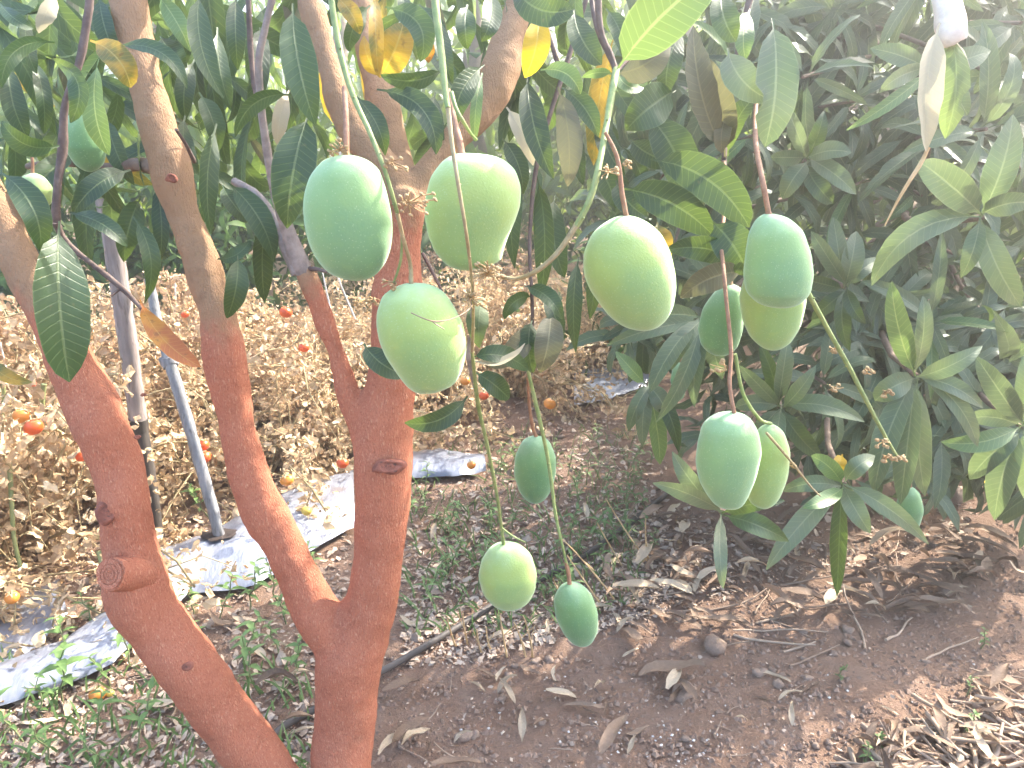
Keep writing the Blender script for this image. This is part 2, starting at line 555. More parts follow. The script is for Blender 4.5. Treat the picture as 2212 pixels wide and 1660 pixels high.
gx, gy = axis(-2.6, 3.2, 0.025, 350), axis(0.5, 4.4, 0.025, 350)
mb = MB()
rows = []
for y in gy:
    row = []
    for x in gx:
        z = gz(x, y)
        if -2.7 < x < 3.3 and 0.4 < y < 4.5:
            v = Vector((x, y, 0))
            z += 0.006 * noise.noise(v * 13) + 0.005 * noise.noise(v * 33)
        row.append(Vector((x, y, z)))
    rows.append(row)
mb.grid(rows)
tag(mb.build('ground', M['soil'], None, Vector((0, 0, 0))), kind='structure')

# ------------------------------------------------------------------ leaves
def lance(t, tip=0.75):
    """half width of a mango leaf along its length, 1 at the widest"""
    w = (max(t, 0) ** 0.55) * (max(1 - t, 0) ** tip)
    return max(0.035, min(w / 0.43, 1.0) if w < .43 else 1.0)


def blade(mb, cen, side, hw, fold=0.25, wav=0.06, wf=4.0, ph=0.0, n=4, tint=0.0, mi=0, hole=None):
    rows = []
    L = len(cen)
    for i in range(L):
        T = (cen[min(i + 1, L - 1)] - cen[max(i - 1, 0)]).normalized()
        S = side[i]
        S = (S - T * S.dot(T)).normalized()
        N = S.cross(T)
        v = i / (L - 1)
        row = []
        for k in range(n + 1):
            u = k / n * 2 - 1
            w = hw[i]
            off = fold * abs(u) * w + wav * u * u * hw[L // 2] * math.sin(v * wf * 6.28 + ph + (1.9 if u > 0 else 0)) * min(1, 3 * v * (1 - v) * 3)
            x = u * w
            if hole and ((k == n and hole[0] > 0) or (k == 0 and hole[0] < 0)) and abs(v - hole[1]) < hole[2]:
                x *= 0.62
            row.append(cen[i] + S * x + N * off)
        rows.append(row)
    mb.grid(rows, lambda i, j: (j / n, i / (L - 1)), tint, mi=mi)
    return rows


def bez(a, b, c, t):
    return a * (1 - t) ** 2 + b * 2 * t * (1 - t) + c * t * t


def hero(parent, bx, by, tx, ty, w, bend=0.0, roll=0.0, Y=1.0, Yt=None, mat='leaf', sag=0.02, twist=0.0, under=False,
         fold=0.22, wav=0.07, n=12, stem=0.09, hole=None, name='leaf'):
    """a leaf from its stalk at (bx, by) to its tip at (tx, ty), w wide, in 2212 x 1660 measure, Y metres ahead"""
    Yt = Y if Yt is None else Yt
    dx, dy = tx - bx, ty - by
    mx, my = (bx + tx) / 2 - dy * bend, (by + ty) / 2 + dx * bend
    a, c = P(bx, by, Y), P(tx, ty, Yt)
    b = P(mx - dy * bend, my + dx * bend, (Y + Yt) / 2 - sag * 2)
    ts = [0.0, stem] + [stem + (1 - stem) * (i / (n - 1)) ** 0.95 for i in range(1, n)]
    cen = [bez(a, b, c, t) for t in ts]
    px = per_px(bez(a, b, c, 0.5))
    tip = random.uniform(0.62, 0.9)
    hw = [0.0011, 0.0013] + [0.5 * w * px * lance(i / (n - 1), tip) for i in range(1, n)]
    hw[-1] = 0.0006
    sd_ = []
    for i, p in enumerate(cen):
        T = (cen[min(i + 1, n)] - cen[max(i - 1, 0)]).normalized()
        V = (CAM - p).normalized()
        S = T.cross(V).normalized()
        N = S.cross(T)
        r = R(roll + twist * (ts[i] - 0.5))
        S = S * math.cos(r) + N * math.sin(r)
        if under: S = -S
        sd_.append(S)
    mb = MB()
    blade(mb, cen, sd_, hw, fold, wav, random.uniform(2.5, 4.5), random.uniform(0, 6), hole=hole)
    return mb.build(name, M[mat], parent, a)


def leaf_variant(i, rowsn=9, n=4):
    rr = random.Random(100 + i)
    L = 1.0
    curl = rr.uniform(0.4, 2.1)
    side_c = rr.uniform(-0.35, 0.35)
    cen, sd_, hw = [], [], []
    x = y = z = 0.0
    ang = 0.25; yaw = 0.0
    wd = rr.uniform(0.072, 0.10)
    tw = rr.uniform(-1.1, 1.1)
    ts = [0, 0.07] + [0.07 + 0.93 * k / (rowsn - 1) for k in range(1, rowsn)]
    pt = 0
    for k, t in enumerate(ts):
        d = t - pt; pt = t
        ang -= curl * d * (0.5 + t); yaw += side_c * d
        y += math.cos(ang) * math.cos(yaw) * d; x += math.sin(yaw) * math.cos(ang) * d; z += math.sin(ang) * d
        cen.append(Vector((x, y, z)))
        r = tw * t
        sd_.append(Vector((math.cos(r), 0, math.sin(r))))
        hw.append(0.006 if t < 0.08 else wd * lance((t - 0.07) / 0.93, rr.uniform(0.65, 0.85)))
    hw[-1] = 0.003
    mb = MB()
    blade(mb, cen, sd_, hw, rr.uniform(0.12, 0.4), rr.uniform(0.04, 0.13), rr.uniform(2.5, 4), rr.uniform(0, 6), n=n)
    return mb


LV = {}
for mk in ('leaf', 'leaf_dusty', 'leaf_young', 'leaf_yellow', 'leaf_brown', 'leaf_far'):
    LV[mk] = [leaf_variant(i).mesh('leaf', M[mk]) for i in range(10 if mk in ('leaf', 'leaf_dusty') else 4)]
LOW = [leaf_variant(40 + i, 5, 2) for i in range(6)]


def frame(d, up):
    d = d.normalized()
    x = d.cross(up)
    if x.length < 1e-4: x = d.orthogonal()
    x.normalize()
    z = x.cross(d)
    return Matrix((x, d, z)).transposed()


def leaf_at(parent, p, d, up, size, mk='leaf', name='leaf'):
    if name == 'leaf' and lit(p + d.normalized() * size * .5): return None
    m3 = frame(d, up)
    m4 = Matrix.Translation(p) @ m3.to_4x4() @ Matrix.Scale(size, 4)
    return put(bpy.data.objects.new(name, random.choice(LV[mk])), parent, mat4=m4)


def low_leaf(mb, p, d, up, size, mi=0):
    if lit(p + d.normalized() * size * .5): return
    src = random.choice(LOW)
    m3 = frame(d, up) * size
    b = len(mb.v)
    mb.v.extend([p + m3 @ Vector(v) for v in src.v])
    mb.t.extend([random.random()] * len(src.v))
    mb.f.extend([tuple(b + i for i in f) for f in src.f])
    mb.uv.extend(src.uv)
    mb.mi.extend([mi] * len(src.f))


def rv(s=1.0):
    return Vector((random.gauss(0, s), random.gauss(0, s), random.gauss(0, s)))


def rosette_dirs(axis, n, lo=50, hi=105):
    axis = axis.normalized()
    a = axis.orthogonal().normalized(); b = axis.cross(a)
    ph = random.uniform(0, 6.28)
    out = []
    for k in range(n):
        an = ph + k * 2.399 + random.uniform(-0.3, 0.3)
        el = R(lo + (hi - lo) * (k + 0.5) / n + random.uniform(-10, 10))
        out.append(axis * math.cos(el) + (a * math.cos(an) + b * math.sin(an)) * math.sin(el))
    return out


def rosette(parent, p, axis, n, size, mk='leaf_dusty', mb=None):
    for d in rosette_dirs(axis, n):
        s = size * random.uniform(0.75, 1.15)
        up = (axis.normalized() * 0.7 + Vector((0, 0, 0.5)) + rv(0.15))
        q = p + d * 0.008 - axis.normalized() * random.uniform(0, 0.04)
        if mb is not None: low_leaf(mb, q, d + Vector((0, 0, -0.15)), up, s)
        else: leaf_at(parent, q, d + Vector((0, 0, -0.12)), up, s, random.choice(mk) if isinstance(mk, tuple) else mk)



# places where the crowns let the sun through
GAPS = [(P(2050, 40, 1.0), .16), (P(2035, 190, .99), .05), (P(1155, 100, .99), .05), (P(1612, 170, 1.02), .05), (P(312, 20, 1.07), .05), (P(1540, 30, .86), .06),
        (GP(1440, 1330), .05), (GP(1400, 1350), .06), (GP(1800, 1290), .05), (GP(1830, 1250), .04), (GP(1700, 1340), .05), (GP(1410, 1225), .05), (GP(1560, 1350), .05), (GP(1050, 1390), .09), (GP(1130, 1400), .08),
        (GP(1960, 1210), .05), (GP(2170, 1130), .06), (GP(1880, 1200), .04), (P(1100, 430, .74), .05), (P(610, 250, 1.1), .05), (P(108, 30, 1.09), .05),
        (GP(150, 1200), .30), (GP(20, 1150), .30), (GP(640, 950), .35), (GP(480, 930), .25), (GP(1000, 800), .3), (GP(450, 1240), .16), (GP(80, 1500), .12), (GP(640, 1140), .10), (GP(950, 1030), .1)]


def lit(p):
    for g, r in GAPS:
        v = p - g
        t = v.dot(sd)
        if t > .12 and (v - sd * t).length < r + .07: return True
    return False


# ------------------------------------------------------------------ the painted mango tree
TREE = empty('mango_tree', GP(735, 1650), 'mango tree with brick red painted lower trunk forking into slanting limbs', 'tree')

LIMBS = {
    'main': ([(728, 1900, 150, .99), (733, 1760, 140, .99), (735, 1660, 134, .99), (746, 1540, 135, 1.0), (757, 1430, 142, 1.0), (783, 1350, 124, 1.0),
              (805, 1290, 112, 1.0), (817, 1200, 109, 1.0), (823, 1100, 118, 1.0), (826, 1010, 124, 1.0), (834, 900, 114, 1.0),
              (847, 800, 106, 1.0), (855, 700, 106, 1.0), (862, 600, 104, 1.0), (872, 510, 84, 1.0), (884, 440, 78, 1.0)], 458),
    'mid': ([(752, 1450, 95, 1.0), (722, 1380, 98, 1.0), (672, 1300, 96, 1.0), (604, 1170, 88, 1.0), (570, 1107, 96, 1.0), (541, 1020, 80, 1.0), (519, 937, 73, 1.0),
             (508, 887, 78, 1.0), (484, 787, 95, 1.0), (472, 690, 82, 1.0), (450, 620, 78, 1.01), (431, 553, 78, 1.02), (395, 467, 72, 1.03),
             (375, 383, 82, 1.04), (348, 293, 80, 1.05), (317, 187, 74, 1.06), (296, 100, 78, 1.07), (280, 0, 86, 1.08), (262, -130, 80, 1.1),
             (240, -330, 66, 1.15)], 705),
    'left': ([(700, 1840, 115, .98), (640, 1750, 118, .97), (567, 1660, 116, .96), (476, 1537, 122, .95), (401, 1433, 124, .94), (346, 1360, 128, .94), (305, 1293, 140, .94),
              (290, 1217, 118, .94), (277, 1163, 110, .94), (270, 1087, 112, .94), (252, 1000, 106, .95), (210, 903, 104, .95), (172, 820, 100, .96),
              (135, 747, 95, .96), (101, 680, 90, .97), (60, 600, 88, .98), (20, 520, 85, .99), (-40, 400, 80, 1.0), (-120, 250, 72, 1.02),
              (-180, 60, 64, 1.05)], 655),
    'thin': ([(800, 1000, 46, 1.0), (780, 925, 50, 1.0), (757, 868, 48, 1.0), (738, 795, 47, 1.0), (704, 702, 46, 1.0), (670, 610, 50, 1.0),
              (655, 578, 48, 1.0)], 600),
    'upper_a': ([(884, 470, 60, 1.0), (862, 410, 70, 1.01), (800, 330, 76, 1.03), (745, 250, 70, 1.05), (715, 160, 60, 1.07), (690, 80, 56, 1.09),
                 (668, 0, 53, 1.1), (640, -110, 50, 1.13), (600, -300, 42, 1.2)], 3000),
    'upper_b': ([(884, 470, 60, 1.0), (874, 400, 66, 1.04), (845, 310, 72, 1.09), (824, 220, 70, 1.12), (800, 110, 64, 1.16), (785, 0, 58, 1.2),
                 (770, -180, 50, 1.28)], 3000),
    'upper_c': ([(884, 470, 60, 1.0), (905, 410, 60, 1.02), (940, 350, 62, 1.04), (985, 300, 66, 1.06), (1040, 235, 80, 1.09), (1082, 150, 86, 1.12),
                 (1105, 60, 74, 1.15), (1140, -30, 60, 1.2), (1200, -200, 50, 1.3)], 3000),
}


def build_trunk():
    import numpy as np
    mb = MB()
    cs, zs = [], []
    for k, (pts, yb) in LIMBS.items():
        pp, rr = px_tube(mb, pts, 6, 20)
        zb = min((p for p in pp), key=lambda p: abs((830 - FPX * (p - CAM).dot(U) / (p - CAM).dot(F)) - yb)).z if yb < 2000 else -5.0
        cs += [(p.x, p.y, p.z, r) for p, r in zip(pp, rr)]
        zs += [zb] * len(pp)
    for bx, by, w, Y, sx, sy in ((228, 1105, 34, .925, .8, 1.0), (478, 790, 60, .985, 0.8, 0.6), (870, 430, 70, .985, .9, .7), (268, 1240, 60, .925, 0.9, 0.8)):
        c = P(bx, by, Y); r = w * .5 * per_px(c)
        rows = []
        for i in range(9):
            th = math.pi * (i + 0.02) / 8.04
            rows.append([c + RX * (r * sx * math.sin(th) * math.cos(a * .5236)) + F * (-r * .55 * math.sin(th) * math.sin(a * .5236)) + U * (r * sy * math.cos(th)) for a in range(12)])
        mb.grid(rows, closed=True)
    tmp = bpy.data.objects.new('tmp', mb.mesh('tmp', M['bark']))
    col.objects.link(tmp)
    rm = tmp.modifiers.new('r', 'REMESH'); rm.mode = 'VOXEL'; rm.voxel_size = 0.0048; rm.use_smooth_shade = True
    s = tmp.modifiers.new('s', 'SMOOTH'); s.factor = 0.5; s.iterations = 9
    dg = bpy.context.evaluated_depsgraph_get()
    me = bpy.data.meshes.new_from_object(tmp.evaluated_get(dg))
    col.objects.unlink(tmp); bpy.data.objects.remove(tmp)
    nv = len(me.vertices)
    co = np.empty(nv * 3, dtype=np.float32); me.vertices.foreach_get('co', co); co = co.reshape(-1, 3)
    c = np.array(cs, dtype=np.float32); z = np.array(zs, dtype=np.float32)
    best = np.full(nv, 1e9, dtype=np.float32); bz = np.zeros(nv, dtype=np.float32)
    for i in range(len(c)):
        d = np.sqrt(((co - c[i, :3]) ** 2).sum(1)) - c[i, 3]
        k = d < best
        best[k] = d[k]; bz[k] = z[i]
    paint = np.clip((bz - co[:, 2]) / 0.13 + 0.5, 0, 1)
    # lumps of the bark
    off = np.zeros((nv, 3), dtype=np.float32)
    nr = np.empty(nv * 3, dtype=np.float32); me.vertices.foreach_get('normal', nr); nr = nr.reshape(-1, 3)
    amp = np.array([0.0050 * noise.noise(Vector(p) * 9) + 0.0030 * noise.noise(Vector(p) * 24) + 0.0012 * noise.noise(Vector(p) * 75) for p in co.tolist()], dtype=np.float32)
    co2 = co + nr * amp[:, None]
    o0 = np.array(tuple(TREE.location), dtype=np.float32)
    me.vertices.foreach_set('co', (co2 - o0).ravel())
    at = me.attributes.new('paint', 'FLOAT', 'POINT'); at.data.foreach_set('value', paint.astype(np.float32))
    me.materials.clear(); me.materials.append(M['bark'])
    me.name = 'trunk'
    me.polygons.foreach_set('use_smooth', [True] * len(me.polygons))
    me.update()
    put(bpy.data.objects.new('trunk', me), TREE, TREE.location.copy())


build_trunk()

# the sawn stub on the left limb
mb = MB()
px_tube(mb, [(305, 1236, 84, .93), (272, 1238, 78, .905), (246, 1240, 73, .888), (238, 1241, 68, .882)], 3, 18, lump=0.12)
st = mb.build('branch_stub', M['bark'], TREE)
st.data.attributes.new('paint', 'FLOAT', 'POINT').data.foreach_set('value', [1.0] * len(st.data.vertices))
mb = MB()
c0, c1 = P(238, 1241, .882), P(232, 1241, .878)
ax = (P(236, 1241, .880) - P(270, 1238, .905)).normalized()
a_ = ax.orthogonal().normalized(); b_ = ax.cross(a_)
for rad, off in ((32, 0.0008), (21, 0.0006), (11, 0.0009)):
    r = rad * per_px(c0)
    mb.grid([[c0 + ax * (off + 0.0012) + (a_ * math.cos(k * .3927) + b_ * math.sin(k * .3927)) * q for k in range(16)] for q in (r, r * .86, r * 0.72)], closed=True)
rg = mb.build('cut_ring', M['bark'], st)
rg.data.attributes.new('paint', 'FLOAT', 'POINT').data.foreach_set('value', [0.75] * len(rg.data.vertices))


# healed knots of the painted bark
def knot(px, py, w, Y, sy=1.0):
    c = P(px, py, Y); r = w * .5 * per_px(c)
    V = (CAM - c).normalized(); A = V.cross(Vector((0, 0, 1))).normalized(); B = A.cross(V)
    m = MB(); rows = []
    for i, (q, hgt) in enumerate(((1.25, -.55), (1.05, -.05), (.85, .06), (.62, -.02), (.42, -.16), (.25, -.02), (.06, -.10))):
        rows.append([c + (A * math.cos(k * .3927) + B * math.sin(k * .3927) * sy) * r * q * (1 + .30 * noise.noise(Vector((math.cos(k * .3927), math.sin(k * .3927), px * .1 + i * .25)))) + V * r * hgt for k in range(16)])
    m.grid([list(reversed(x)) for x in rows], closed=True)
    o = m.build('knot', M['knot'], TREE)


knot(842, 1008, 58, .947, .5)
knot(230, 1108, 36, .905, 1.2)
knot(406, 1440, 22, .903, .7)
knot(310, 853, 10, .90, .6)
knot(370, 385, 20, .985, .8)
knot(297, 945, 12, .90, .7)


def twig(pts, mat='twig', name='twig', parent=None, n=4, seg=7, lump=0.25):
    mb = MB(); px_tube(mb, pts, n, seg, lump=lump)
    return mb.build(name, M[mat], parent or TREE)


# twigs of the painted tree
twig([(200, -60, 18, .95), (178, 110, 17, .94), (142, 220, 15, .93), (135, 330, 20, .93), (124, 400, 17, .92), (120, 480, 20, .92)])
twig([(120, 480, 17, .93), (150, 530, 12, .94), (260, 620, 12, .93), (306, 668, 8, .92)])
twig([(262, 622, 8, .93), (240, 640, 6, .92)])
twig([(655, 588, 46, 1.0), (622, 500, 32, .99), (596, 420, 24, .97), (572, 290, 18, .95), (560, 180, 16, .94), (563, 100, 16, .93), (596, -30, 15, .92)], 'twig_grey')
twig([(648, 590, 40, 1.0), (606, 505, 30, 1.01), (560, 430, 24, 1.03), (505, 392, 17, 1.06)], 'twig_grey')
twig([(566, 250, 13, .95), (545, 150, 12, .96), (535, -40, 12, .97)])
twig([(560, 425, 9, 1.03), (585, 450, 7, 1.02)], 'twig_grey')
twig([(1290, -60, 17, .93), (1297, 60, 15, .92), (1318, 120, 15, .91), (1331, 155, 14, .90)])
twig([(1331, 155, 10, .90), (1290, 60, 12, .95), (1270, -50, 12, 1.0)])
twig([(660, 580, 12, 1.0), (690, 583, 9, .98), (705, 588, 6, .97)])
twig([(370, 372, 40, 1.05), (300, 355, 30, 1.1), (240, 365, 26, 1.15), (150, 352, 18, 1.2), (60, 360, 14, 1.25)], 'trunk_far')
twig([(420, 350, 10, 1.03), (400, 310, 8, .99), (380, 280, 7, .97)])
twig([(913, 548, 8, 1.05), (935, 590, 8, 1.02), (955, 630, 6, 1.0)])
twig([(1022, 640, 9, .80), (1018, 720, 9, .82), (1013, 775, 12, .83), (1030, 850, 9, .86)], 'twig_grey')
twig([(1290, -80, 12, 1.25), (1230, 120, 11, 1.2), (1165, 330, 10, 1.12), (1145, 500, 9, 1.05), (1148, 620, 8, 1.03), (1150, 700, 8, 1.02), (1140, 800, 8, 1.02)])
twig([(1563, 345, 12, 1.1), (1572, 420, 10, 1.12), (1600, 480, 10, 1.15)], 'twig_grey')
twig([(1331, 155, 9, .93), (1420, 60, 10, 1.0), (1500, -60, 12, 1.05)])
twig([(1640, -80, 16, 1.2), (1600, 80, 13, 1.16), (1580, 200, 12, 1.14), (1563, 345, 11, 1.1)])
twig([(1205, 140, 10, 1.1), (1180, 60, 12, 1.12), (1140, -20, 12, 1.15)])

# leaves of the painted tree, each where it hangs
H = lambda *a, **k: hero(TREE, *a, **k)
# upper left
H(118, 92, 3, 190, 40, .28, 25, .93, .86)
H(98, 122, 152, 266, 44, -.30, -30, .93, .88, twist=60)
H(195, 88, 282, 190, 58, -.15, 10, .93, .90, mat='leaf_yellow')
H(214, 128, 236, 336, 60, .10, -35, .96, .94, mat='leaf_young', twist=50)
H(252, 100, 404, 192, 42, -.22, 35, .92, .88)
H(128, 315, 4, 262, 46, -.20, 20, .92, .87)
H(0, 372, 88, 545, 66, -.15, 10, .86, .84)
H(150, 460, 275, 532, 42, -.10, 30, .91, .88)
H(282, 368, 158, 462, 50, .12, -20, .96, .91)
H(305, 425, 268, 566, 60, .06, 15, 1.05, 1.02)
H(336, 395, 345, 565, 42, -.05, -25, 1.06, 1.03)
H(128, 478, 150, 826, 118, .03, 26, .86, .80, wav=.05)
H(468, 268, 456, 506, 54, .06, 35, .94, .91)
H(432, -20, 484, 212, 58, .10, 20, .95, .92, twist=40)
H(510, -10, 514, 152, 46, .02, 10, .96, .94)
H(514, 552, 490, 688, 52, -.06, 15, .94, .92)
H(492, 395, 592, 566, 60, -.10, 12, 1.04, 1.0)
H(582, 445, 572, 652, 48, .05, 25, 1.05, 1.02)
H(302, 648, 434, 793, 50, .10, 25, .92, .88, mat='leaf_orange')
H(-40, 755, 70, 826, 34, .16, 15, .9, .88, mat='leaf_yellow')
H(288, 468, 312, 656, 44, -.14, 20, .95, .93, twist=60)
H(0, 8, 72, 62, 34, .08, 20, 1.0, .98)
H(128, -8, 84, 72, 44, .08, 30, 1.1, 1.08, mat='leaf_pale')
H(342, -10, 412, 112, 46, -.04, 5, 1.1, 1.08, mat='leaf_young')
H(346, 78, 404, 146, 56, .05, 15, 1.1, 1.08)
H(60, 30, 80, 160, 40, .1, 40, 1.05, 1.02)
H(214, -10, 250, 120, 44, .05, -20, 1.08, 1.05)
H(20, 130, 60, 300, 50, .08, 15, 1.1, 1.08)
H(70, 120, 95, 290, 36, -.06, 25, 1.12, 1.1)
H(230, 250, 290, 400, 50, .06, -25, 1.15, 1.12)
H(420, 130, 402, 260, 44, .1, 10, 1.15, 1.12)
H(430, 200, 470, 330, 52, -.08, 20, 1.12, 1.1)
H(470, 60, 500, 240, 40, .05, 25, 1.1, 1.08)
H(400, 250, 430, 380, 40, .12, 30, 1.1, 1.08)
H(480, 400, 540, 480, 44, .05, 20, 1.1, 1.08)
H(470, 560, 540, 520, 34, .15, 30, 1.0, 1.0)
H(500, 640, 498, 560, 30, .1, 40, 1.0, 1.0)
# between the limbs
H(632, 8, 682, 272, 82, .04, 8, .92, .88)
H(668, 245, 620, 494, 98, .04, -8, .90, .86)
H(628, 205, 508, 296, 46, .22, 30, .95, .9)
H(624, 196, 600, 314, 38, .06, 20, 1.15, 1.12, mat='leaf_pale')
H(726, -8, 778, 74, 42, -.08, 15, .98, .96, mat='leaf_yellow')
H(800, 12, 754, 112, 42, .12, 25, 1.0, .97)
H(812, -20, 818, 166, 34, .02, 20, .99, .97, mat='leaf_yellow')
H(820, 168, 872, 48, 74, .05, 10, 1.02, 1.0, mat='leaf_yellow')
H(822, 168, 786, 78, 38, -.1, 15, 1.03, 1.01, mat='leaf_yellow')
H(832, 16, 908, 134, 58, -.30, 15, .97, .93)
H(902, 45, 926, 136, 32, -.08, 20, 1.0, .98, mat='leaf_orange')
H(958, 150, 822, 162, 42, -.14, 25, .96, .93)
H(814, 194, 942, 334, 54, -.24, 22, .95, .90)
H(768, 208, 832, 336, 48, -.10, 20, .96, .93)
H(950, 36, 978, 182, 46, .05, 25, .98, .95)
H(1010, 10, 1010, 106, 48, .05, 10, 1.0, .98)
H(1046, 140, 984, 278, 60, .14, 15, .96, .93)
H(1042, 158, 1026, 306, 26, .04, 10, .97, .95, mat='leaf_young')
H(905, 10, 960, 120, 40, -.1, 20, 1.05, 1.0)
H(920, 100, 985, 190, 40, -.05, 25, 1.06, 1.0)
H(940, 200, 960, 320, 44, .1, 20, 1.08, 1.04)
H(870, -20, 900, 60, 36, .1, 20, 1.1, 1.05)
H(1060, -20, 1040, 90, 50, -.1, 20, 1.06, 1.0)
H(1110, -30, 1240, 20, 70, .2, 15, .95, .9)
# the middle, below the crotch
H(1165, 32, 1134, 168, 64, -.06, 5, 1.0, .98, mat='leaf_gold')
H(1140, 160, 1196, 388, 66, .06, 15, 1.0, .96)
H(1205, 188, 1226, 404, 60, -.06, -15, .98, .95, mat='leaf_brown', under=True)
H(1168, 152, 1254, 204, 44, -.22, 25, .99, .96, mat='leaf_young')
H(1215, 190, 1292, 296, 54, -.10, 20, 1.0, .96)
H(1094, 232, 1152, 358, 42, -.06, 10, 1.05, 1.02, mat='leaf_pale')
H(1332, 152, 1575, -75, 132, -.06, -4, .88, .84, mat='leaf_young', wav=.04, fold=.14)
H(1330, 160, 1446, 88, 76, .12, 20, .90, .90, mat='leaf_brown', under=True)
H(1460, 195, 1352, 282, 96, .05, 10, 1.05, 1.0)
H(1322, 160, 1258, 168, 26, .1, 25, .9, .88, mat='leaf_young')
H(1335, 160, 1390, 190, 40, .2, 30, .93, .92, mat='leaf_young')
H(1240, 20, 1300, 140, 60, .1, 20, 1.1, 1.05)
H(1310, 20, 1350, 130, 50, -.1, 20, 1.08, 1.04)
H(1120, 330, 1112, 580, 54, .05, 20, 1.08, 1.05)
H(1160, 380, 1168, 640, 50, -.05, -20, 1.1, 1.06)
H(1085, 300, 1130, 420, 48, -.1, 15, 1.08, 1.05)
H(1250, 555, 1244, 762, 42, .04, 20, 1.12, 1.1)
H(1282, 500, 1274, 690, 48, -.04, 15, 1.15, 1.12)
H(1200, 420, 1220, 600, 56, .08, 20, 1.2, 1.15)
H(1260, 330, 1330, 450, 60, -.1, 20, 1.2, 1.15)
H(1300, 250, 1350, 380, 54, .1, 20, 1.15, 1.1)
H(1240, 250, 1260, 400, 44, .05, 25, 1.2, 1.15)
H(1042, 638, 1036, 752, 58, .05, 18, .84, .82, under=True)
H(1015, 776, 1134, 742, 30, .20, 55, .83, .86, mat='leaf_pale')
H(1018, 774, 1140, 800, 46, -.16, 25, .83, .88)
H(1028, 806, 1100, 862, 48, -.05, 15, .86, .88)
H(785, 742, 880, 812, 56, .10, 12, .82, .80)
H(1010, 856, 874, 914, 50, -.16, 18, .84, .82)
H(1150, 690, 1152, 806, 52, .08, 20, 1.02, 1.0)
H(1190, 672, 1166, 806, 68, -.05, 10, 1.02, .99, mat='leaf_brown')
H(1150, 698, 1056, 794, 60, -.10, 20, 1.02, .98, mat='leaf_brown')
H(1132, 618, 1214, 690, 44, -.15, 30, 1.04, 1.0)
H(1150, 640, 1090, 690, 40, .2, 30, 1.04, 1.0)
H(1190, 620, 1220, 720, 46, .1, 25, 1.05, 1.02)
# hanging to the right of the middle
H(1566, 343, 1482, 96, 92, .08, 14, 1.1, 1.06, mat='leaf_brown')
H(1562, 330, 1498, 56, 80, -.06, -35, 1.08, 1.04, mat='leaf_brown')
H(1572, 338, 1648, 196, 46, -.12, 30, 1.1, 1.08)
H(1580, 230, 1560, 330, 40, .1, 20, 1.1, 1.07, mat='leaf_brown')
H(1572, 104, 1664, 216, 76, .14, 10, 1.04, 1.0, mat='leaf_dusty')
H(1668, 40, 1652, 318, 92, -.06, 15, 1.02, .98, mat='leaf_dusty', hole=(1, .62, .08))
H(1560, -20, 1590, 90, 60, .1, 15, 1.12, 1.08)
H(1620, 20, 1610, 130, 46, .08, 25, 1.14, 1.1, mat='leaf_young')
H(1480, 60, 1440, 210, 60, .1, 20, 1.15, 1.12)
H(1405, 345, 1618, 492, 88, -.14, 6, 1.02, .96)
H(1345, 408, 1540, 510, 82, -.10, -4, 1.0, .97)
H(1605, 572, 1438, 542, 62, .12, 8, .98, .95)
H(1538, 478, 1618, 596, 88, -.06, 5, .97, .94)
H(1612, 586, 1470, 644, 64, .10, 12, .95, .92, mat='leaf_brown')
H(1420, 480, 1450, 560, 60, .1, 10, 1.05, 1.02, mat='leaf_yellow')
H(1400, 250, 1480, 420, 90, -.1, 15, 1.15, 1.1)
H(1330, 390, 1400, 470, 60, .1, 15, 1.12, 1.08)
H(1360, 300, 1460, 350, 60, .1, 15, 1.16, 1.12)
H(1470, 330, 1570, 400, 70, .1, 15, 1.2, 1.15)

# more leaves behind them
nhero = sum(1 for o in TREE.children if o.name.startswith('leaf'))
for i in range(285 - nhero):
    if random.random() < 0.62:
        px, py = random.uniform(-80, 660), random.uniform(-160, 330)
        if 340 < py + 0.0 and px < 300: py -= 60
    else:
        px, py = random.uniform(600, 1420), random.uniform(-180, 120)
    p = P(px, py, random.uniform(1.12, 1.75))
    d = Vector((random.gauss(0, .45), random.gauss(0, .35), -1 + random.gauss(0, .35)))
    leaf_at(TREE, p, d, Vector((random.gauss(0, .7), -1, .3)), random.uniform(.13, .2),
            random.choices(('leaf', 'leaf_young', 'leaf_yellow', 'leaf_brown'), (80, 8, 3, 5))[0])
# crown above the picture
mb = MB()
for i in range(150):
    px, py = (random.uniform(-120, 640), random.uniform(-160, 420)) if random.random() < .6 else (random.uniform(600, 1460), random.uniform(-180, 330))
    low_leaf(mb, P(px, py, random.uniform(1.4, 2.3)), Vector((random.gauss(0, .5), random.gauss(0, .4), -1 + random.gauss(0, .4))), Vector((random.gauss(0, .7), -1, .3)), random.uniform(.14, .21))
for i in range(1500):
    v = rv(); v.normalize(); v *= random.random() ** .4
    p = Vector((0.5 + v.x * 1.8, 1.75 + v.y * .85, 2.0 + v.z * .75))
    if p.z < 1.16 + .19 * p.y + .06: continue
    low_leaf(mb, p, Vector((random.gauss(0, .8), random.gauss(0, .8), -.5 + random.gauss(0, .4))), Vector((0, 0, 1)) + rv(.5), random.uniform(.15, .22))
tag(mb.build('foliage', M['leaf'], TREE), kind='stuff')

# ------------------------------------------------------------------ the low spreading tree on the right
T2 = empty('mango_tree', (1.95, 3.35, gz(1.95, 3.35)), 'bushy mango tree on the right whose leafy shoots hang to the bare soil', 'tree')
mb = MB()
b0 = W[T2.name]
mb.tube([b0 + Vector((0, 0, -.1)), b0 + Vector((.02, 0, .4)), b0 + Vector((-.05, .02, .9)), b0 + Vector((.05, 0, 1.5)), b0 + Vector((0, 0, 2.3))],
        [.10, .085, .075, .06, .03], 14, lump=.15)
mb.build('trunk', M['trunk_far'], T2)


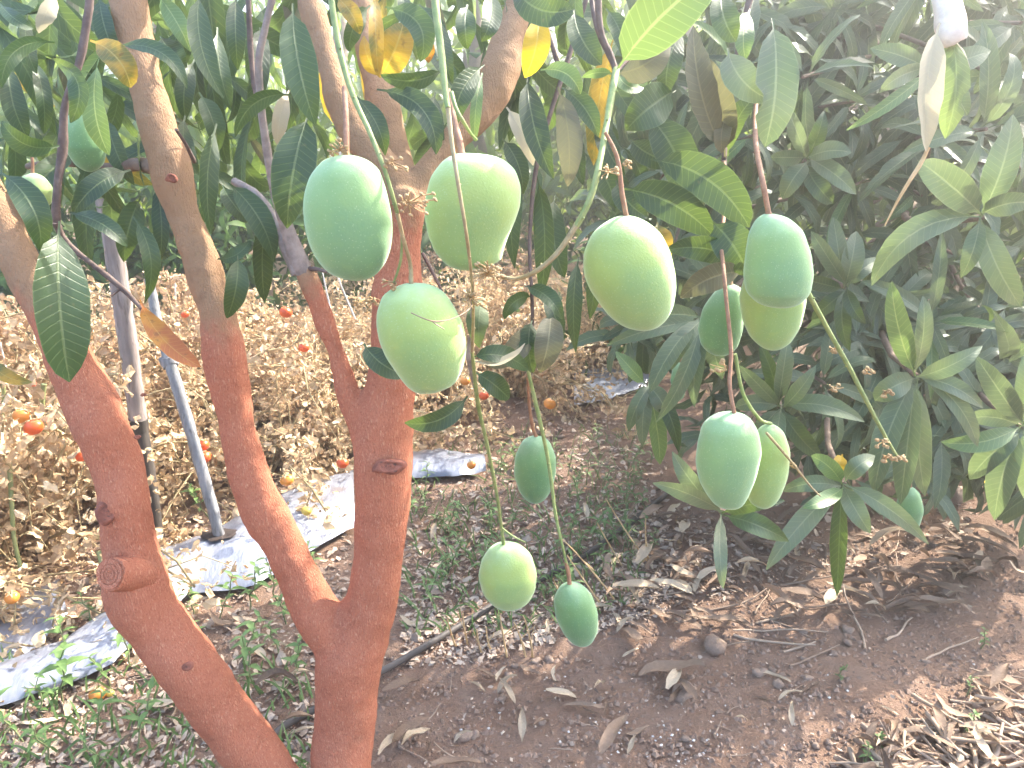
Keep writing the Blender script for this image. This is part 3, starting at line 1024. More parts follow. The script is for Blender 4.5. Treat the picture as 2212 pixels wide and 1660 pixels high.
def shoot(p, axis, parent=T2, r0=.016, mat='trunk_far'):
    t = Vector((b0.x + random.uniform(-.05, .05), b0.y, min(max(p.z + random.uniform(-.1, .35), .5), 2.0)))
    c = p - axis.normalized() * (p - t).length * .45 + Vector((0, 0, .1))
    pts = [bez(t, c, p, k / 9) for k in range(10)]
    m = MB(); m.tube(pts, [r0 * (1 - .72 * k / 9) for k in range(10)], 6, lump=.2)
    m.build('branch', M[mat], parent)


H2 = lambda *a, **k: hero(T2, *a, **k)
EXPL = [
    (1823, 1047, 1.15, [(1655, 1232, 62, .04), (1808, 1288, 46, 0), (1880, 1152, 56, .02), (2006, 1176, 52, -.06), (1690, 1062, 44, .1), (1752, 985, 48, .1),
                        (1890, 985, 50, -.08), (1735, 1098, 44, -.05)]),
    (1560, 1108, 1.0, [(1410, 1044, 50, .05), (1452, 976, 54, -.05), (1562, 1272, 36, .03), (1704, 1170, 62, -.05), (1695, 1082, 44, -.05)]),
    (1685, 880, 1.45, [(1598, 790, 40, 0), (1640, 742, 44, .05), (1702, 735, 44, 0), (1762, 790, 48, .05), (1868, 912, 58, -.1), (1775, 990, 50, .06),
                       (1620, 965, 44, .05), (1588, 880, 42, .1), (1670, 990, 40, 0)]),
    (1980, 812, 1.3, [(1926, 608, 60, -.05), (2122, 748, 52, .06), (2124, 882, 48, -.1), (2112, 966, 48, -.12), (1998, 1072, 62, .03), (1888, 1068, 68, .06),
                      (1890, 866, 62, .08), (1994, 640, 44, .06), (1945, 1090, 62, .0)]),
    (2210, 925, 1.4, [(2108, 770, 64, 0), (2075, 908, 52, .1), (2032, 955, 56, -.1), (2094, 1036, 62, .06), (2148, 1124, 78, .05), (2230, 1100, 60, 0), (2215, 760, 50, 0)]),
    (2120, 470, 1.05, [(1984, 348, 84, .03), (2188, 248, 86, .06), (1882, 618, 72, .18), (2206, 664, 68, .05), (2240, 440, 66, -.1), (2075, 600, 54, -.06)]),
    (1827, 622, 1.5, [(1752, 500, 40, 0), (1800, 470, 42, 0), (1850, 500, 56, .03), (1870, 700, 40, .1), (1905, 560, 44, -.1), (1752, 690, 44, 0), (1722, 600, 40, 0), (1836, 760, 50, .1)]),
    (1742, 345, 1.5, [(1700, 230, 44, 0), (1780, 240, 44, .05), (1840, 330, 50, -.1), (1850, 420, 54, -.05), (1800, 440, 50, .06), (1690, 430, 56, .05), (1665, 340, 44, 0)]),
    (2010, 150, 1.35, [(1828, 282, 38, -.03), (1880, 105, 56, .05), (1900, 200, 48, .1), (2090, 250, 60, -.05), (2140, 110, 62, 0), (2060, 20, 50, 0)]),
    (1400, 830, 1.5, [(1388, 965, 44, .04), (1426, 1004, 46, -.03), (1466, 978, 44, -.08), (1358, 932, 40, .06), (1330, 760, 44, 0), (1378, 880, 38, .05), (1440, 900, 50, -.1)]),
    (1520, 690, 1.3, [(1404, 848, 54, .06), (1418, 912, 52, -.06), (1310, 748, 44, .05), (1450, 800, 50, .1), (1560, 820, 60, 0), (1500, 880, 54, .05), (1345, 700, 56, .08)]),
]
for bx, by, Y, tips in EXPL:
    axis = Vector((-.25, -1, .25))
    shoot(P(bx, by, Y), axis)
    for tx, ty, w, bd in tips:
        H2(bx + random.uniform(-6, 6), by + random.uniform(-6, 6), tx, ty, w * .86, bd, random.uniform(-25, 25), Y, Y + random.uniform(-.10, .03),
           mat=random.choices(('leaf_dusty', 'leaf_young', 'leaf'), (6, 1.0, 3))[0] if bx < 1900 else random.choices(('leaf_dusty', 'leaf_young'), (8, 2))[0], sag=.03, n=9)
H2(1820, 982, 1811, 1024, 30, .05, 10, 1.2, 1.19, mat='leaf_gold')
H2(2146, 1034, 2128, 1045, 12, .05, 10, 1.45, 1.45, mat='leaf_gold')
H2(2030, 50, 2000, 328, 62, .05, 35, .99, .96, mat='leaf_pale', twist=40, fold=.5)
H2(2052, 66, 2042, 300, 70, -.08, 20, 1.01, .99, mat='leaf_young', under=True, hole=(1, .62, .12), fold=.4)
H2(2064, 85, 2072, 215, 40, -.06, 45, 1.02, 1.0, mat='leaf_pale', hole=(1, .5, .15))
twig([(2006, 318, 8, .97), (1985, 360, 9, .97), (1950, 415, 7, .97), (1911, 488, 3, .97)], 'straw', 'dry_stem', T2)
twig([(2040, -260, 66, 1.12), (2040, -60, 64, 1.06), (2044, 0, 62, 1.03), (2050, 50, 60, 1.01), (2056, 76, 58, 1.0), (2060, 88, 54, 1.0), (2061, 92, 50, 1.0)], 'branch_sunlit', 'broken_branch', T2, 5, 14, .22)

nl = sum(1 for o in T2.children if o.name.startswith('leaf'))
cent = [(a, b) for a, b, *_ in EXPL]
k = 0
while nl < 296 and k < 4000:
    k += 1
    px, py = random.uniform(1360, 2260), random.uniform(-60, 900)
    if py > 720 and px < 1560: continue
    if px < 1420 and py < 380: continue
    if any((px - a) ** 2 + (py - b) ** 2 < 100 ** 2 for a, b in cent): continue
    cent.append((px, py))
    Y = random.uniform(1.45, 2.1) if px > 1500 else random.uniform(1.7, 2.2)
    p = P(px, py, Y)
    axis = Vector((random.gauss(-.2, .4), -1, random.gauss(.35, .35)))
    n = min(random.randint(7, 9), 296 - nl)
    shoot(p, axis, r0=.012)
    rosette(T2, p, axis, n, random.uniform(.15, .2), ('leaf_dusty', 'leaf_dusty', 'leaf_dusty', 'leaf_dusty', 'leaf', 'leaf_young'))
    nl += n
mb = MB()
for i in range(680):
    x, y, z = random.uniform(.55, 4.4), random.uniform(2.3, 4.3), random.uniform(.25, 3.3)
    if (x - 2.4) ** 2 / 3.7 + (y - 3.3) ** 2 / 1.4 + (z - 1.4) ** 2 / 4.4 > 1 or (z > 1.8 and i % 5 < 3): continue
    ax = Vector((x - 2.0, y - 3.4, .6)) + rv(.4)
    rosette(None, Vector((x, y, z)), ax, random.randint(7, 10), random.uniform(.16, .22), mb=mb)
for i in range(70):
    q = (random.uniform(1480, 2300), random.uniform(690, 985))
    p = P(*q, random.uniform(1.75, 2.35))
    if p.z < gz(p.x, p.y) + .1: continue
    rosette(None, p, Vector((random.gauss(-.2, .5), -1, random.gauss(.4, .4))), random.randint(6, 9), random.uniform(.14, .2), mb=mb)
for i in range(36):
    p = P(random.uniform(1840, 2330), random.uniform(880, 1070), random.uniform(1.65, 2.2))
    if p.z < gz(p.x, p.y) + .05: continue
    rosette(None, p, Vector((random.gauss(-.2, .5), -1, random.gauss(.6, .3))), random.randint(6, 9), random.uniform(.13, .18), mb=mb)
for i in range(420):
    q = (random.uniform(1330, 2300), random.uniform(-100, 760)) if i % 4 else (random.uniform(1850, 2330), random.uniform(650, 1000))
    p = P(*q, random.uniform(1.9, 2.7) if i % 4 else random.uniform(1.7, 2.1))
    rosette(None, p, Vector((random.gauss(-.2, .5), -1, random.gauss(.3, .4))), random.randint(7, 10), random.uniform(.16, .22), mb=mb)
tag(mb.build('foliage', M['leaf_dusty'], T2), kind='stuff')

# ------------------------------------------------------------------ trees further off
FAR = [(3.0, 5.3, 1.3, 'mango tree directly behind the bushy right one'),
       (1.9, 5.6, 1.2, 'mango tree filling the gap at the top behind the hanging leaf pair'),
       (-1.9, 4.6, 1.0, 'low leafy mango tree close behind the dead rows left of the trunk'),
       (-0.2, 5.2, 1.1, 'low leafy mango tree behind the crotch of the trunk, nearer than the tall ones'),
       (-3.6, 5.0, 1.1, 'low mango tree at the left edge behind the yellow leaf'),
       (0.95, 4.6, .8, 'small mango tree beyond the torn mulch film'),
       (-5.2, 6.6, 1.9, 'far left mango tree with sunlit leaves beyond the tomato rows'),
       (-3.0, 7.4, 2.0, 'sunny mango tree seen between the left limb and the middle limb'),
       (-1.3, 6.6, 1.7, 'mango tree beyond the brown stake, its leaves glowing in the sun'),
       (0.3, 7.2, 1.8, 'mango tree seen through the crotch of the painted trunk'),
       (1.7, 7.6, 1.9, 'mango tree far behind the hanging fruit stalks'),
       (3.9, 7.0, 2.0, 'mango tree hidden in the veiling glare behind the bushy right one'),
       (-7.2, 9.5, 2.2, 'far mango tree at the left edge beyond the field')]
for x, y, r, lab in FAR:
    t = empty('mango_tree', (x, y, gz(x, y)), lab, 'tree', 'mango trees beyond the tomato field')
    m = MB(); z0 = W[t.name].z
    m.tube([Vector((x, y, z0 - .1)), Vector((x + .05, y, .6)), Vector((x - .05, y, 1.3)), Vector((x, y, 2.4))], [.10, .085, .07, .03], 9, lump=.15)
    m.build('trunk', M['trunk_far'], t)
    m = MB()
    for i in range(230):
        v = rv(); v.normalize(); v *= random.uniform(.55, 1.0)
        if i % 3 == 0: v.z = -abs(v.z)
        p = Vector((x + v.x * r, y + v.y * r * .8, 1.35 + v.z * 1.35))
        rosette(None, p, v + Vector((0, 0, .4)), random.randint(6, 8), random.uniform(.2, .28), mb=m)
    tag(m.build('crown', M['leaf_far'], t), kind='stuff')

# ------------------------------------------------------------------ mangoes
def interp(pts, y):
    """monotone-ish interpolation of (y, x) pairs"""
    if y <= pts[0][0]: return pts[0][1]
    for i in range(len(pts) - 1):
        (y0, x0), (y1, x1) = pts[i], pts[i + 1]
        if y <= y1:
            return x0 + (x1 - x0) * (y - y0) / (y1 - y0)
    return pts[-1][1]


def mango(top, bot, left, right, Y, mat, label, stalk=None, depth=.88, smat='stalk_red', group='unripe mangoes hanging on stalks'):
    """outline of one fruit: top and bottom (x, y), rows of (x, y) on the left and right"""
    n, seg = 40, 40
    H_ = bot[1] - top[1]
    L = [(top[1], top[0])] + [(y, x) for x, y in left] + [(bot[1], bot[0])]
    Rr = [(top[1], top[0])] + [(y, x) for x, y in right] + [(bot[1], bot[0])]

    def th(y): return math.acos(max(-1, min(1, 1 - 2 * (y - top[1]) / H_)))
    Lt = [(th(y), x) for y, x in L]; Rt = [(th(y), x) for y, x in Rr]
    ang = [math.pi * i / n for i in range(n + 1)]
    xl = [interp(Lt, a) for a in ang]; xr = [interp(Rt, a) for a in ang]
    for _ in range(1):                                    # smooth the traced outline
        xl = [xl[0]] + [(xl[i - 1] + 2 * xl[i] + xl[i + 1]) / 4 for i in range(1, n)] + [xl[n]]
        xr = [xr[0]] + [(xr[i - 1] + 2 * xr[i] + xr[i + 1]) / 4 for i in range(1, n)] + [xr[n]]
    rows = []
    yw = Y
    for i, a in enumerate(ang):
        y = top[1] + H_ * (1 - math.cos(a)) / 2
        xc, rw = (xl[i] + xr[i]) / 2, max(.4, (xr[i] - xl[i]) / 2)
        c = P(xc, y, yw)
        s = per_px(c)
        row = []
        for k in range(seg):
            q = 2 * math.pi * k / seg
            row.append(c + RX * (rw * s * math.cos(q)) + Vector((0, 1, 0)) * (rw * s * depth * math.sin(q)))
        rows.append(row)
    mb = MB()
    rows = [list(reversed(r)) for r in reversed(rows)]
    rows = [list(reversed(r)) for r in rows]
    mb.grid(list(reversed([list(reversed(r)) for r in rows])), lambda i, j: (j / seg, i / n), closed=True)
    c = P((top[0] + bot[0]) / 2, top[1], Y)
    o = mb.build('mango', M[mat], None, c)
    tag(o, label, 'mango', group)
    s = per_px(c)
    cap = MB()
    t = P(top[0], top[1] + 3, Y)
    if stalk:
        px_tube(cap, [(a, b, w, yy) for a, b, w, yy in stalk] + [(top[0], top[1] - 2, stalk[-1][2] * 1.05, Y), (top[0], top[1] + 5, stalk[-1][2] * 1.7, Y)], 5, 9, lump=.15)
        cap.build('stalk', M[smat], o)
    return o


mango((748, 335), (776, 606), [(700, 346), (670, 382), (659, 417), (656, 450), (660, 488), (668, 522), (682, 553), (705, 583), (735, 600)],
      [(793, 346), (818, 366), (836, 420), (846, 467), (848, 505), (844, 538), (834, 566), (812, 594)], .74, 'mango_blue',
      'bluish green mango hanging beside the largest dark leaf, left of the trunk', [(744, 190, 11, .80), (747, 240, 12, .765), (748, 290, 13, .745)])
mango((997, 331), (1004, 584), [(957, 348), (930, 383), (919, 427), (917, 467), (924, 505), (938, 540), (964, 571)],
      [(1045, 333), (1085, 343), (1113, 368), (1126, 405), (1124, 445), (1112, 480), (1098, 510), (1088, 540), (1083, 562), (1064, 572), (1038, 580)], .74, 'mango_lime',
      'yellow green mango with a beaked lower corner, a thin stalk crossing its front', [(968, 195, 11, .80), (982, 260, 12, .77), (993, 305, 14, .745)])
mango((887, 613), (918, 849), [(853, 621), (826, 640), (814, 675), (814, 705), (820, 735), (832, 765), (852, 795), (874, 826), (893, 844)],
      [(930, 617), (960, 634), (985, 672), (1001, 703), (1008, 743), (1006, 770), (1000, 797), (984, 827), (952, 843)], .70, 'mango_lime',
      'green mango in front of the brick red trunk with dry flower threads across it')
mango((1352, 466), (1391, 714), [(1310, 480), (1279, 506), (1262, 545), (1259, 575), (1264, 603), (1276, 630), (1294, 655), (1315, 682), (1345, 704)],
      [(1400, 481), (1428, 505), (1448, 545), (1458, 590), (1460, 620), (1454, 660), (1440, 688), (1420, 706)], .76, 'mango_lime',
      'large yellow green mango hanging alone on a russet stalk right of the long green stem', [(1307, 286, 8, .765), (1333, 340, 10, .765), (1344, 420, 11, .76)])
mango((1660, 462), (1684, 665), [(1634, 476), (1618, 508), (1612, 550), (1607, 595), (1613, 632), (1638, 656)],
      [(1700, 470), (1733, 498), (1750, 548), (1755, 590), (1748, 630), (1724, 656)], .86, 'mango_blue',
      'pale green mango hanging above and in front of another one at the leafy right', [(1640, 150, 9, 1.10), (1632, 240, 10, 1.03), (1633, 312, 11, .93), (1645, 380, 12, .87), (1654, 430, 12, .86)])
mango((1672, 555), (1668, 757), [(1640, 566), (1610, 600), (1598, 645), (1604, 690), (1620, 727), (1645, 750)],
      [(1705, 566), (1730, 600), (1740, 645), (1728, 700), (1706, 738)], .95, 'mango_lime',
      'yellow green mango half covered by the pale mango hanging before it', [(1668, 470, 9, .97), (1672, 520, 10, .96)])
mango((1578, 614), (1558, 769), [(1545, 632), (1518, 670), (1508, 712), (1514, 745), (1534, 764)],
      [(1602, 624), (1608, 660), (1604, 710), (1592, 748)], 1.02, 'mango_deep',
      'dull green mango hanging under a small olive leaf behind the thin red brown stem', [(1580, 520, 9, 1.04), (1580, 570, 9, 1.03)])
mango((1585, 892), (1582, 1098), [(1543, 900), (1518, 922), (1508, 960), (1503, 1000), (1510, 1038), (1524, 1064), (1545, 1090)],
      [(1620, 903), (1637, 930), (1644, 972), (1632, 1025), (1618, 1062), (1606, 1086)], .82, 'mango_blue',
      'pale mango with a dark speck, front one of the low pair at the right', [(1563, 350, 9, 1.09), (1566, 440, 9, 1.04), (1558, 520, 9, .96), (1563, 582, 9, .90), (1570, 660, 9, .87), (1579, 755, 9, .85), (1576, 830, 9, .83)])
mango((1663, 917), (1650, 1098), [(1640, 928), (1622, 965), (1612, 1010), (1608, 1050), (1620, 1085)],
      [(1692, 932), (1706, 972), (1701, 1025), (1682, 1074)], .88, 'mango_lime',
      'yellow green mango tucked behind the pale speckled one of the low pair', [(1588, 765, 8, .85), (1605, 850, 8, .855), (1640, 905, 8, .87)], smat='stalk_green')
mango((1157, 943), (1156, 1087), [(1128, 955), (1112, 990), (1110, 1025), (1121, 1060), (1138, 1080)],
      [(1187, 955), (1201, 988), (1201, 1020), (1191, 1058), (1177, 1078)], 1.16, 'mango_deep',
      'deep green mango seen behind a thin green stem above the weeds', [(1140, 806, 7, 1.06), (1143, 870, 7, 1.12), (1150, 920, 8, 1.15)])
mango((1088, 1176), (1098, 1313), [(1060, 1185), (1040, 1212), (1033, 1243), (1042, 1277), (1066, 1304)],
      [(1120, 1180), (1148, 1202), (1160, 1238), (1157, 1270), (1143, 1296), (1122, 1309)], .98, 'mango_lime',
      'small round yellow green mango hanging lowest but one over the weeds')
mango((1230, 1261), (1260, 1394), [(1208, 1272), (1196, 1297), (1200, 1333), (1216, 1365), (1236, 1387)],
      [(1256, 1266), (1279, 1288), (1292, 1325), (1292, 1358), (1281, 1383)], 1.02, 'mango_deep',
      'small slim blue green mango hanging lowest of all above the soil', [(1222, 1215, 7, 1.02), (1228, 1240, 9, 1.02)])
mango((170, 232), (196, 372), [(150, 250), (140, 285), (144, 320), (162, 352)], [(192, 245), (215, 285), (229, 320), (222, 355)], 1.0, 'mango_deep',
      'shaded mango among the dark leaves at upper left', [(165, 150, 8, 1.0), (168, 200, 8, 1.0)])
mango((70, 374), (84, 452), [(48, 384), (40, 408), (52, 438)], [(94, 384), (112, 410), (112, 436), (100, 448)], 1.02, 'mango_lime',
      'sunlit mango half hidden behind a big dark leaf at the left edge', [(66, 320, 7, 1.02), (70, 350, 7, 1.02)])
mango((1470, 782), (1466, 866), [(1455, 792), (1448, 822), (1454, 852)], [(1480, 795), (1485, 825), (1478, 855)], 1.45, 'mango_deep',
      'narrow mango in shade between hanging leaves left of the low pair', [(1474, 720, 6, 1.45), (1472, 755, 6, 1.45)])
mango((1390, 150), (1388, 220), [(1378, 160), (1373, 185), (1378, 208)], [(1402, 160), (1407, 185), (1401, 208)], 1.3, 'mango_lime',
      'small pale green mango peeping out under the big light green leaf', [(1385, 80, 6, 1.3), (1390, 120, 6, 1.3)])
mango((1966, 1052), (1964, 1150), [(1946, 1065), (1936, 1100), (1946, 1135)], [(1986, 1065), (1994, 1100), (1984, 1135)], 1.55, 'mango_deep',
      'dull green mango hanging close to the soil under the right rosette of leaves', [(1968, 960, 7, 1.55), (1968, 1010, 7, 1.55)])


# fruit stalks of the painted tree
def stalk(pts, mats, name='fruit_stalk', nodes=True, parent=TREE):
    mb = MB()
    pp, rr = px_tube(mb, pts, 6, 9, lump=.12)
    if nodes:
        for i in range(5, len(pp) - 2, 7):
            j = i + random.randint(-1, 1)
            a = (pp[j + 1] - pp[j]).normalized(); s = a.orthogonal().normalized()
            s = Matrix.Rotation(random.uniform(0, 6.28), 3, a) @ s
            mb.tube([pp[j], pp[j] + s * rr[j] * 1.25, pp[j] + s * rr[j] * 1.6], [rr[j] * .5, rr[j] * .42, rr[j] * .25], 6)
    return mb.build(name, M[mats], parent)


stalk([(712, -80, 15, .76), (716, 0, 14, .74), (735, 110, 14, .72), (760, 200, 13, .70), (800, 290, 11, .675), (835, 380, 10, .66), (858, 460, 9, .665)], 'stalk_green')
stalk([(858, 460, 9, .665), (872, 520, 9, .68), (886, 570, 9, .70), (888, 613, 11, .70)], 'stalk_tan')
stalk([(868, 500, 6, .68), (866, 560, 6, .69), (850, 612, 5, .70)], 'stalk_green', nodes=False)
stalk([(936, -80, 18, .74), (940, 0, 18, .72), (953, 110, 16, .69), (963, 205, 14, .67), (968, 235, 12, .66)], 'stalk_green')
stalk([(968, 235, 11, .66), (975, 300, 10, .65), (990, 400, 9, .64), (1008, 510, 8, .65), (1022, 640, 7, .72), (1020, 760, 7, .80)], 'stalk_tan')
stalk([(1020, 760, 8, .80), (1032, 870, 9, .86), (1052, 960, 8, .90), (1075, 1080, 7, .95), (1083, 1140, 7, .97), (1088, 1178, 8, .98)], 'stalk_green')
stalk([(975, 200, 10, .74), (985, 235, 9, .73), (1000, 262, 8, .73), (1018, 290, 6, .75), (1030, 302, 5, .76)], 'stalk_green', nodes=False)
stalk([(1331, 152, 17, .88), (1320, 210, 16, .83), (1308, 280, 14, .78), (1290, 375, 15, .74), (1270, 440, 14, .73), (1245, 488, 14, .73)], 'stalk_green')
stalk([(1247, 484, 13, .73), (1210, 540, 12, .73), (1165, 582, 11, .73), (1120, 602, 9, .74), (1080, 598, 8, .74), (1035, 592, 6, .74)], 'stalk_tan')
stalk([(1140, 800, 8, 1.02), (1164, 900, 9, 1.03), (1185, 1000, 8, 1.04), (1200, 1110, 7, 1.03), (1215, 1180, 6, 1.02), (1224, 1220, 6, 1.02)], 'stalk_green')
stalk([(1735, 610, 11, .90), (1752, 645, 11, .90), (1790, 715, 10, .92), (1832, 790, 10, .94), (1868, 860, 9, .95), (1905, 930, 8, .96), (1925, 965, 6, .97), (1942, 992, 5, .97)], 'stalk_green')
stalk([(1655, 935, 6, .84), (1690, 975, 6, .85), (1715, 1005, 5, .87), (1750, 1050, 4, .9), (1772, 1072, 3, .91)], 'stalk_tan')
stalk([(1083, 1140, 4, .97), (1110, 1160, 4, .97), (1135, 1172, 3, .97)], 'stalk_green', nodes=False)


def panicle(px, py, Y, r, n=14, bias=(0, 0), seed=0):
    """the dry bits left of a flower spray"""
    rr = random.Random(seed + int(px))
    mb = MB()
    for i in range(n):
        a = rr.uniform(0, 6.28)
        q = [(px, py)]
        l = r * rr.uniform(.4, 1)
        ex, ey = px + bias[0] + math.cos(a) * l, py + bias[1] + math.sin(a) * l * .7
        q = [(px + bias[0] * .3, py + bias[1] * .3, 3.2, Y), ((px + ex) / 2 + rr.uniform(-5, 5), (py + ey) / 2 + rr.uniform(-5, 5), 2.6, Y - rr.uniform(-.01, .015)), (ex, ey, 3.4, Y - rr.uniform(-.015, .02))]
        px_tube(mb, q, 2, 4)
        if rr.random() < .6:
            px_tube(mb, [(ex - 4, ey - 2, 6, Y - .008), (ex, ey, 8, Y - .01), (ex + 3, ey + 3, 3, Y - .008)], 1, 5, lump=.5)
    mb.build('dried_panicle', M['panicle'], TREE)


panicle(742, 324, .735, 30, 14, (-14, -2))
panicle(838, 352, .668, 34, 14, (20, 0))
panicle(876, 438, .665, 48, 22, (22, -2))
panicle(1055, 592, .72, 40, 34, (-5, 0))
panicle(1010, 640, .72, 34, 14, (18, 8))
panicle(1312, 372, .735, 26, 10, (0, 0))
panicle(1350, 358, .76, 20, 6, (8, -2))
panicle(815, 640, .76, 30, 12, (-24, 20))
panicle(860, 610, .70, 22, 8, (-20, 2))
panicle(1575, 800, .84, 22, 8, (-22, -8))
for a, b in ((1800, 752), (1800, 835), (1870, 800), (1912, 845), (1905, 955), (1912, 985), (1942, 990), (1700, 1000)):
    panicle(a, b, .945, 18, 9, (4, 3))
twig([(888, 676, 3, .63), (920, 690, 3, .625), (945, 695, 4, .63), (975, 690, 3, .64), (1005, 675, 3, .66), (1020, 660, 4, .72)], 'dry_twig', 'dried_panicle', seg=5)
twig([(930, 692, 2.5, .628), (948, 705, 2.5, .628), (960, 712, 2, .63)], 'dry_twig', 'dried_panicle', seg=4)

# ------------------------------------------------------------------ plastic mulch
def sheet(far, near, name, label, nx=110, ny=16, lift=.03):
    def along(pts, t):
        ln = [0]
        for a, b in zip(pts, pts[1:]): ln.append(ln[-1] + math.hypot(b[0] - a[0], b[1] - a[1]))
        s = t * ln[-1]
        for i in range(len(pts) - 1):
            if s <= ln[i + 1] + 1e-6:
                k = (s - ln[i]) / (ln[i + 1] - ln[i])
                return Vector((pts[i][0] + (pts[i + 1][0] - pts[i][0]) * k, pts[i][1] + (pts[i + 1][1] - pts[i][1]) * k, 0))
    fa = [G(*p).to_2d() for p in far]; ne = [G(*p).to_2d() for p in near]
    rows = []
    for j in range(ny + 1):
        v = j / ny
        row = []
        for i in range(nx + 1):
            p = along(ne, i / nx).lerp(along(fa, i / nx), v)
            q = Vector((p.x, p.y, 0))
            jag = .03 * noise.noise(q * 6 + Vector((5, 0, 0))) * (1 if j in (0, ny) else 0)
            p.y += jag
            z = gz(p.x, p.y) + .022 + lift * math.sin(math.pi * min(1, max(0, v))) ** .6
            z += .012 * noise.noise(Vector((p.x * 9 - p.y * 6, p.y * 3, 1))) + .006 * noise.noise(q * 24)
            row.append(Vector((p.x, p.y, z)))
        rows.append(row)
    mb = MB(); mb.grid(rows)
    o = mb.build(name, M['mulch'], None)
    return tag(o, label, 'plastic sheet', 'strips of mulch film')


sheet([(-140, 1530), (0, 1462), (135, 1400), (250, 1325), (353, 1207), (450, 1168), (600, 1092), (690, 1052), (765, 1030)],
      [(-140, 1620), (0, 1552), (160, 1500), (250, 1452), (335, 1365), (412, 1298), (553, 1284), (690, 1192), (768, 1150)],
      'plastic_sheet', 'long silver plastic mulch strip running behind the painted limbs with a grey stake in it')
sheet([(-160, 1400), (0, 1343), (60, 1300), (130, 1270)], [(-160, 1530), (0, 1455), (75, 1415), (150, 1345)],
      'plastic_sheet', 'grey plastic mulch sheet under the dried tomato plants at lower left', 50, 12, .02)
sheet([(868, 992), (950, 985), (1045, 1000)], [(868, 1046), (975, 1046), (1050, 1032)],
      'plastic_sheet', 'torn silver mulch film just right of the trunk beside the weeds', 50, 12, .03)
sheet([(1240, 812), (1310, 802), (1400, 796)], [(1240, 888), (1320, 874), (1400, 846)],
      'plastic_sheet', 'far piece of silver mulch film near the hanging leaves', 50, 12, .03)
sheet([(655, 742), (690, 742), (720, 745)], [(650, 775), (690, 778), (725, 772)],
      'plastic_sheet', 'small far scrap of white film among dried tomato plants', 20, 8, .03)
hp = GP(478, 1200)  # flat dark patch laid over the film where the stake goes in
mb = MB()
mb.poly([hp + Vector((math.cos(a * .349) * .047 * (1 + .9 * noise.noise(Vector((a * .9, 2, 0)))), math.sin(a * .349) * .034 * (1 + .9 * noise.noise(Vector((a * .8, 7, 0)))), .064)) for a in range(18)])
tag(mb.build('soil_patch', M['hole'], None), 'dark soil patch at the planting hole round the grey stake', 'soil patch')

# ------------------------------------------------------------------ stakes, hose, twine
def stake(pts, mat, label, seg=12):
    """pts: (px, py, width, Y)"""
    mb = MB()
    px_tube(mb, pts, 8, seg, lump=.16)
    e = GP(pts[-1][0], pts[-1][1])
    t = empty('wooden_stake', e, label, 'stake')
    mb.build('pole', M[mat], t)
    return t, mb


gs = GP(486, 1203).y
s1, _ = stake([(322, 602, 19, gs + .16), (345, 715, 21, gs + .12), (372, 800, 24, gs + .09), (420, 960, 25, gs + .05), (455, 1085, 25, gs + .02), (486, 1203, 24, gs), (490, 1216, 23, gs)], 'stake_grey',
              'weathered grey wooden stake leaning out of a hole in the silver mulch strip')
mb = MB(); px_tube(mb, [(362, 770, 33, gs + .10), (366, 782, 36, gs + .10), (370, 792, 32, gs + .095)], 2, 10, lump=.3)
mb.build('knot', M['stake_grey'], s1)
bs = GP(338, 1165).y
s2, _ = stake([(225, 430, 38, bs + .05), (246, 540, 39, bs + .04), (268, 680, 40, bs + .03), (283, 790, 38, bs + .02), (300, 930, 36, bs + .01)], 'stake_brown',
              'thick brown stake with a tarred dark foot between the left and middle limbs')
mb = MB(); px_tube(mb, [(299, 925, 38, bs + .01), (312, 1000, 39, bs + .005), (325, 1080, 36, bs), (340, 1170, 30, bs)], 5, 12, lump=.12)
mb.build('tarred_foot', M['stake_dark'], s2)
mb = MB(); px_tube(mb, [(298, 905, 41, bs + .01), (299, 926, 43, bs + .01), (301, 934, 41, bs + .01)], 2, 12, lump=.1)
mb.build('binding', M['stake_dark'], s2)

hz = [(1480, 1048), (1430, 1083), (1290, 1192), (1190, 1252), (1090, 1302), (970, 1375), (860, 1442), (770, 1492), (680, 1545), (615, 1582), (560, 1640), (480, 1720)]
pts = smooth_path([tuple(GP(*p)) for p in hz], 6)
mb = MB(); mb.tube([Vector(p) + Vector((0, 0, .013 + .004 * noise.noise(Vector(p) * 3))) for p in pts], .0075, 10)
tag(mb.build('irrigation_hose', M['hose'], None), 'dusty black drip irrigation hose lying across the ground behind the trunk', 'hose')

for i, (q, lab) in enumerate((
        ([(376, 596, 4, 2.9), (385, 700, 4, 2.9), (398, 770, 4, 2.88)], 'white twine hanging straight between the grey stake and the middle limb'),
        ([(404, 640, 3, 3.0), (407, 720, 3, 3.0), (410, 760, 3, 3.0)], 'shorter white twine close against the middle limb'),
        ([(716, 560, 4, 2.6), (738, 620, 4, 2.6), (768, 690, 4, 2.6)], 'white twine slanting beside the thin painted limb'),
        ([(697, 590, 3, 2.5), (712, 660, 4, 2.5), (722, 700, 5, 2.5)], 'knotted twine behind the thin painted limb'),
        ([(0, 740, 4, 2.2), (14, 800, 4, 2.2), (30, 860, 4, 2.2)], 'slack twine at the left edge above the dried plants'))):
    mb = MB(); px_tube(mb, q, 4, 6)
    tag(mb.build('twine', M['string'], None), lab, 'twine')

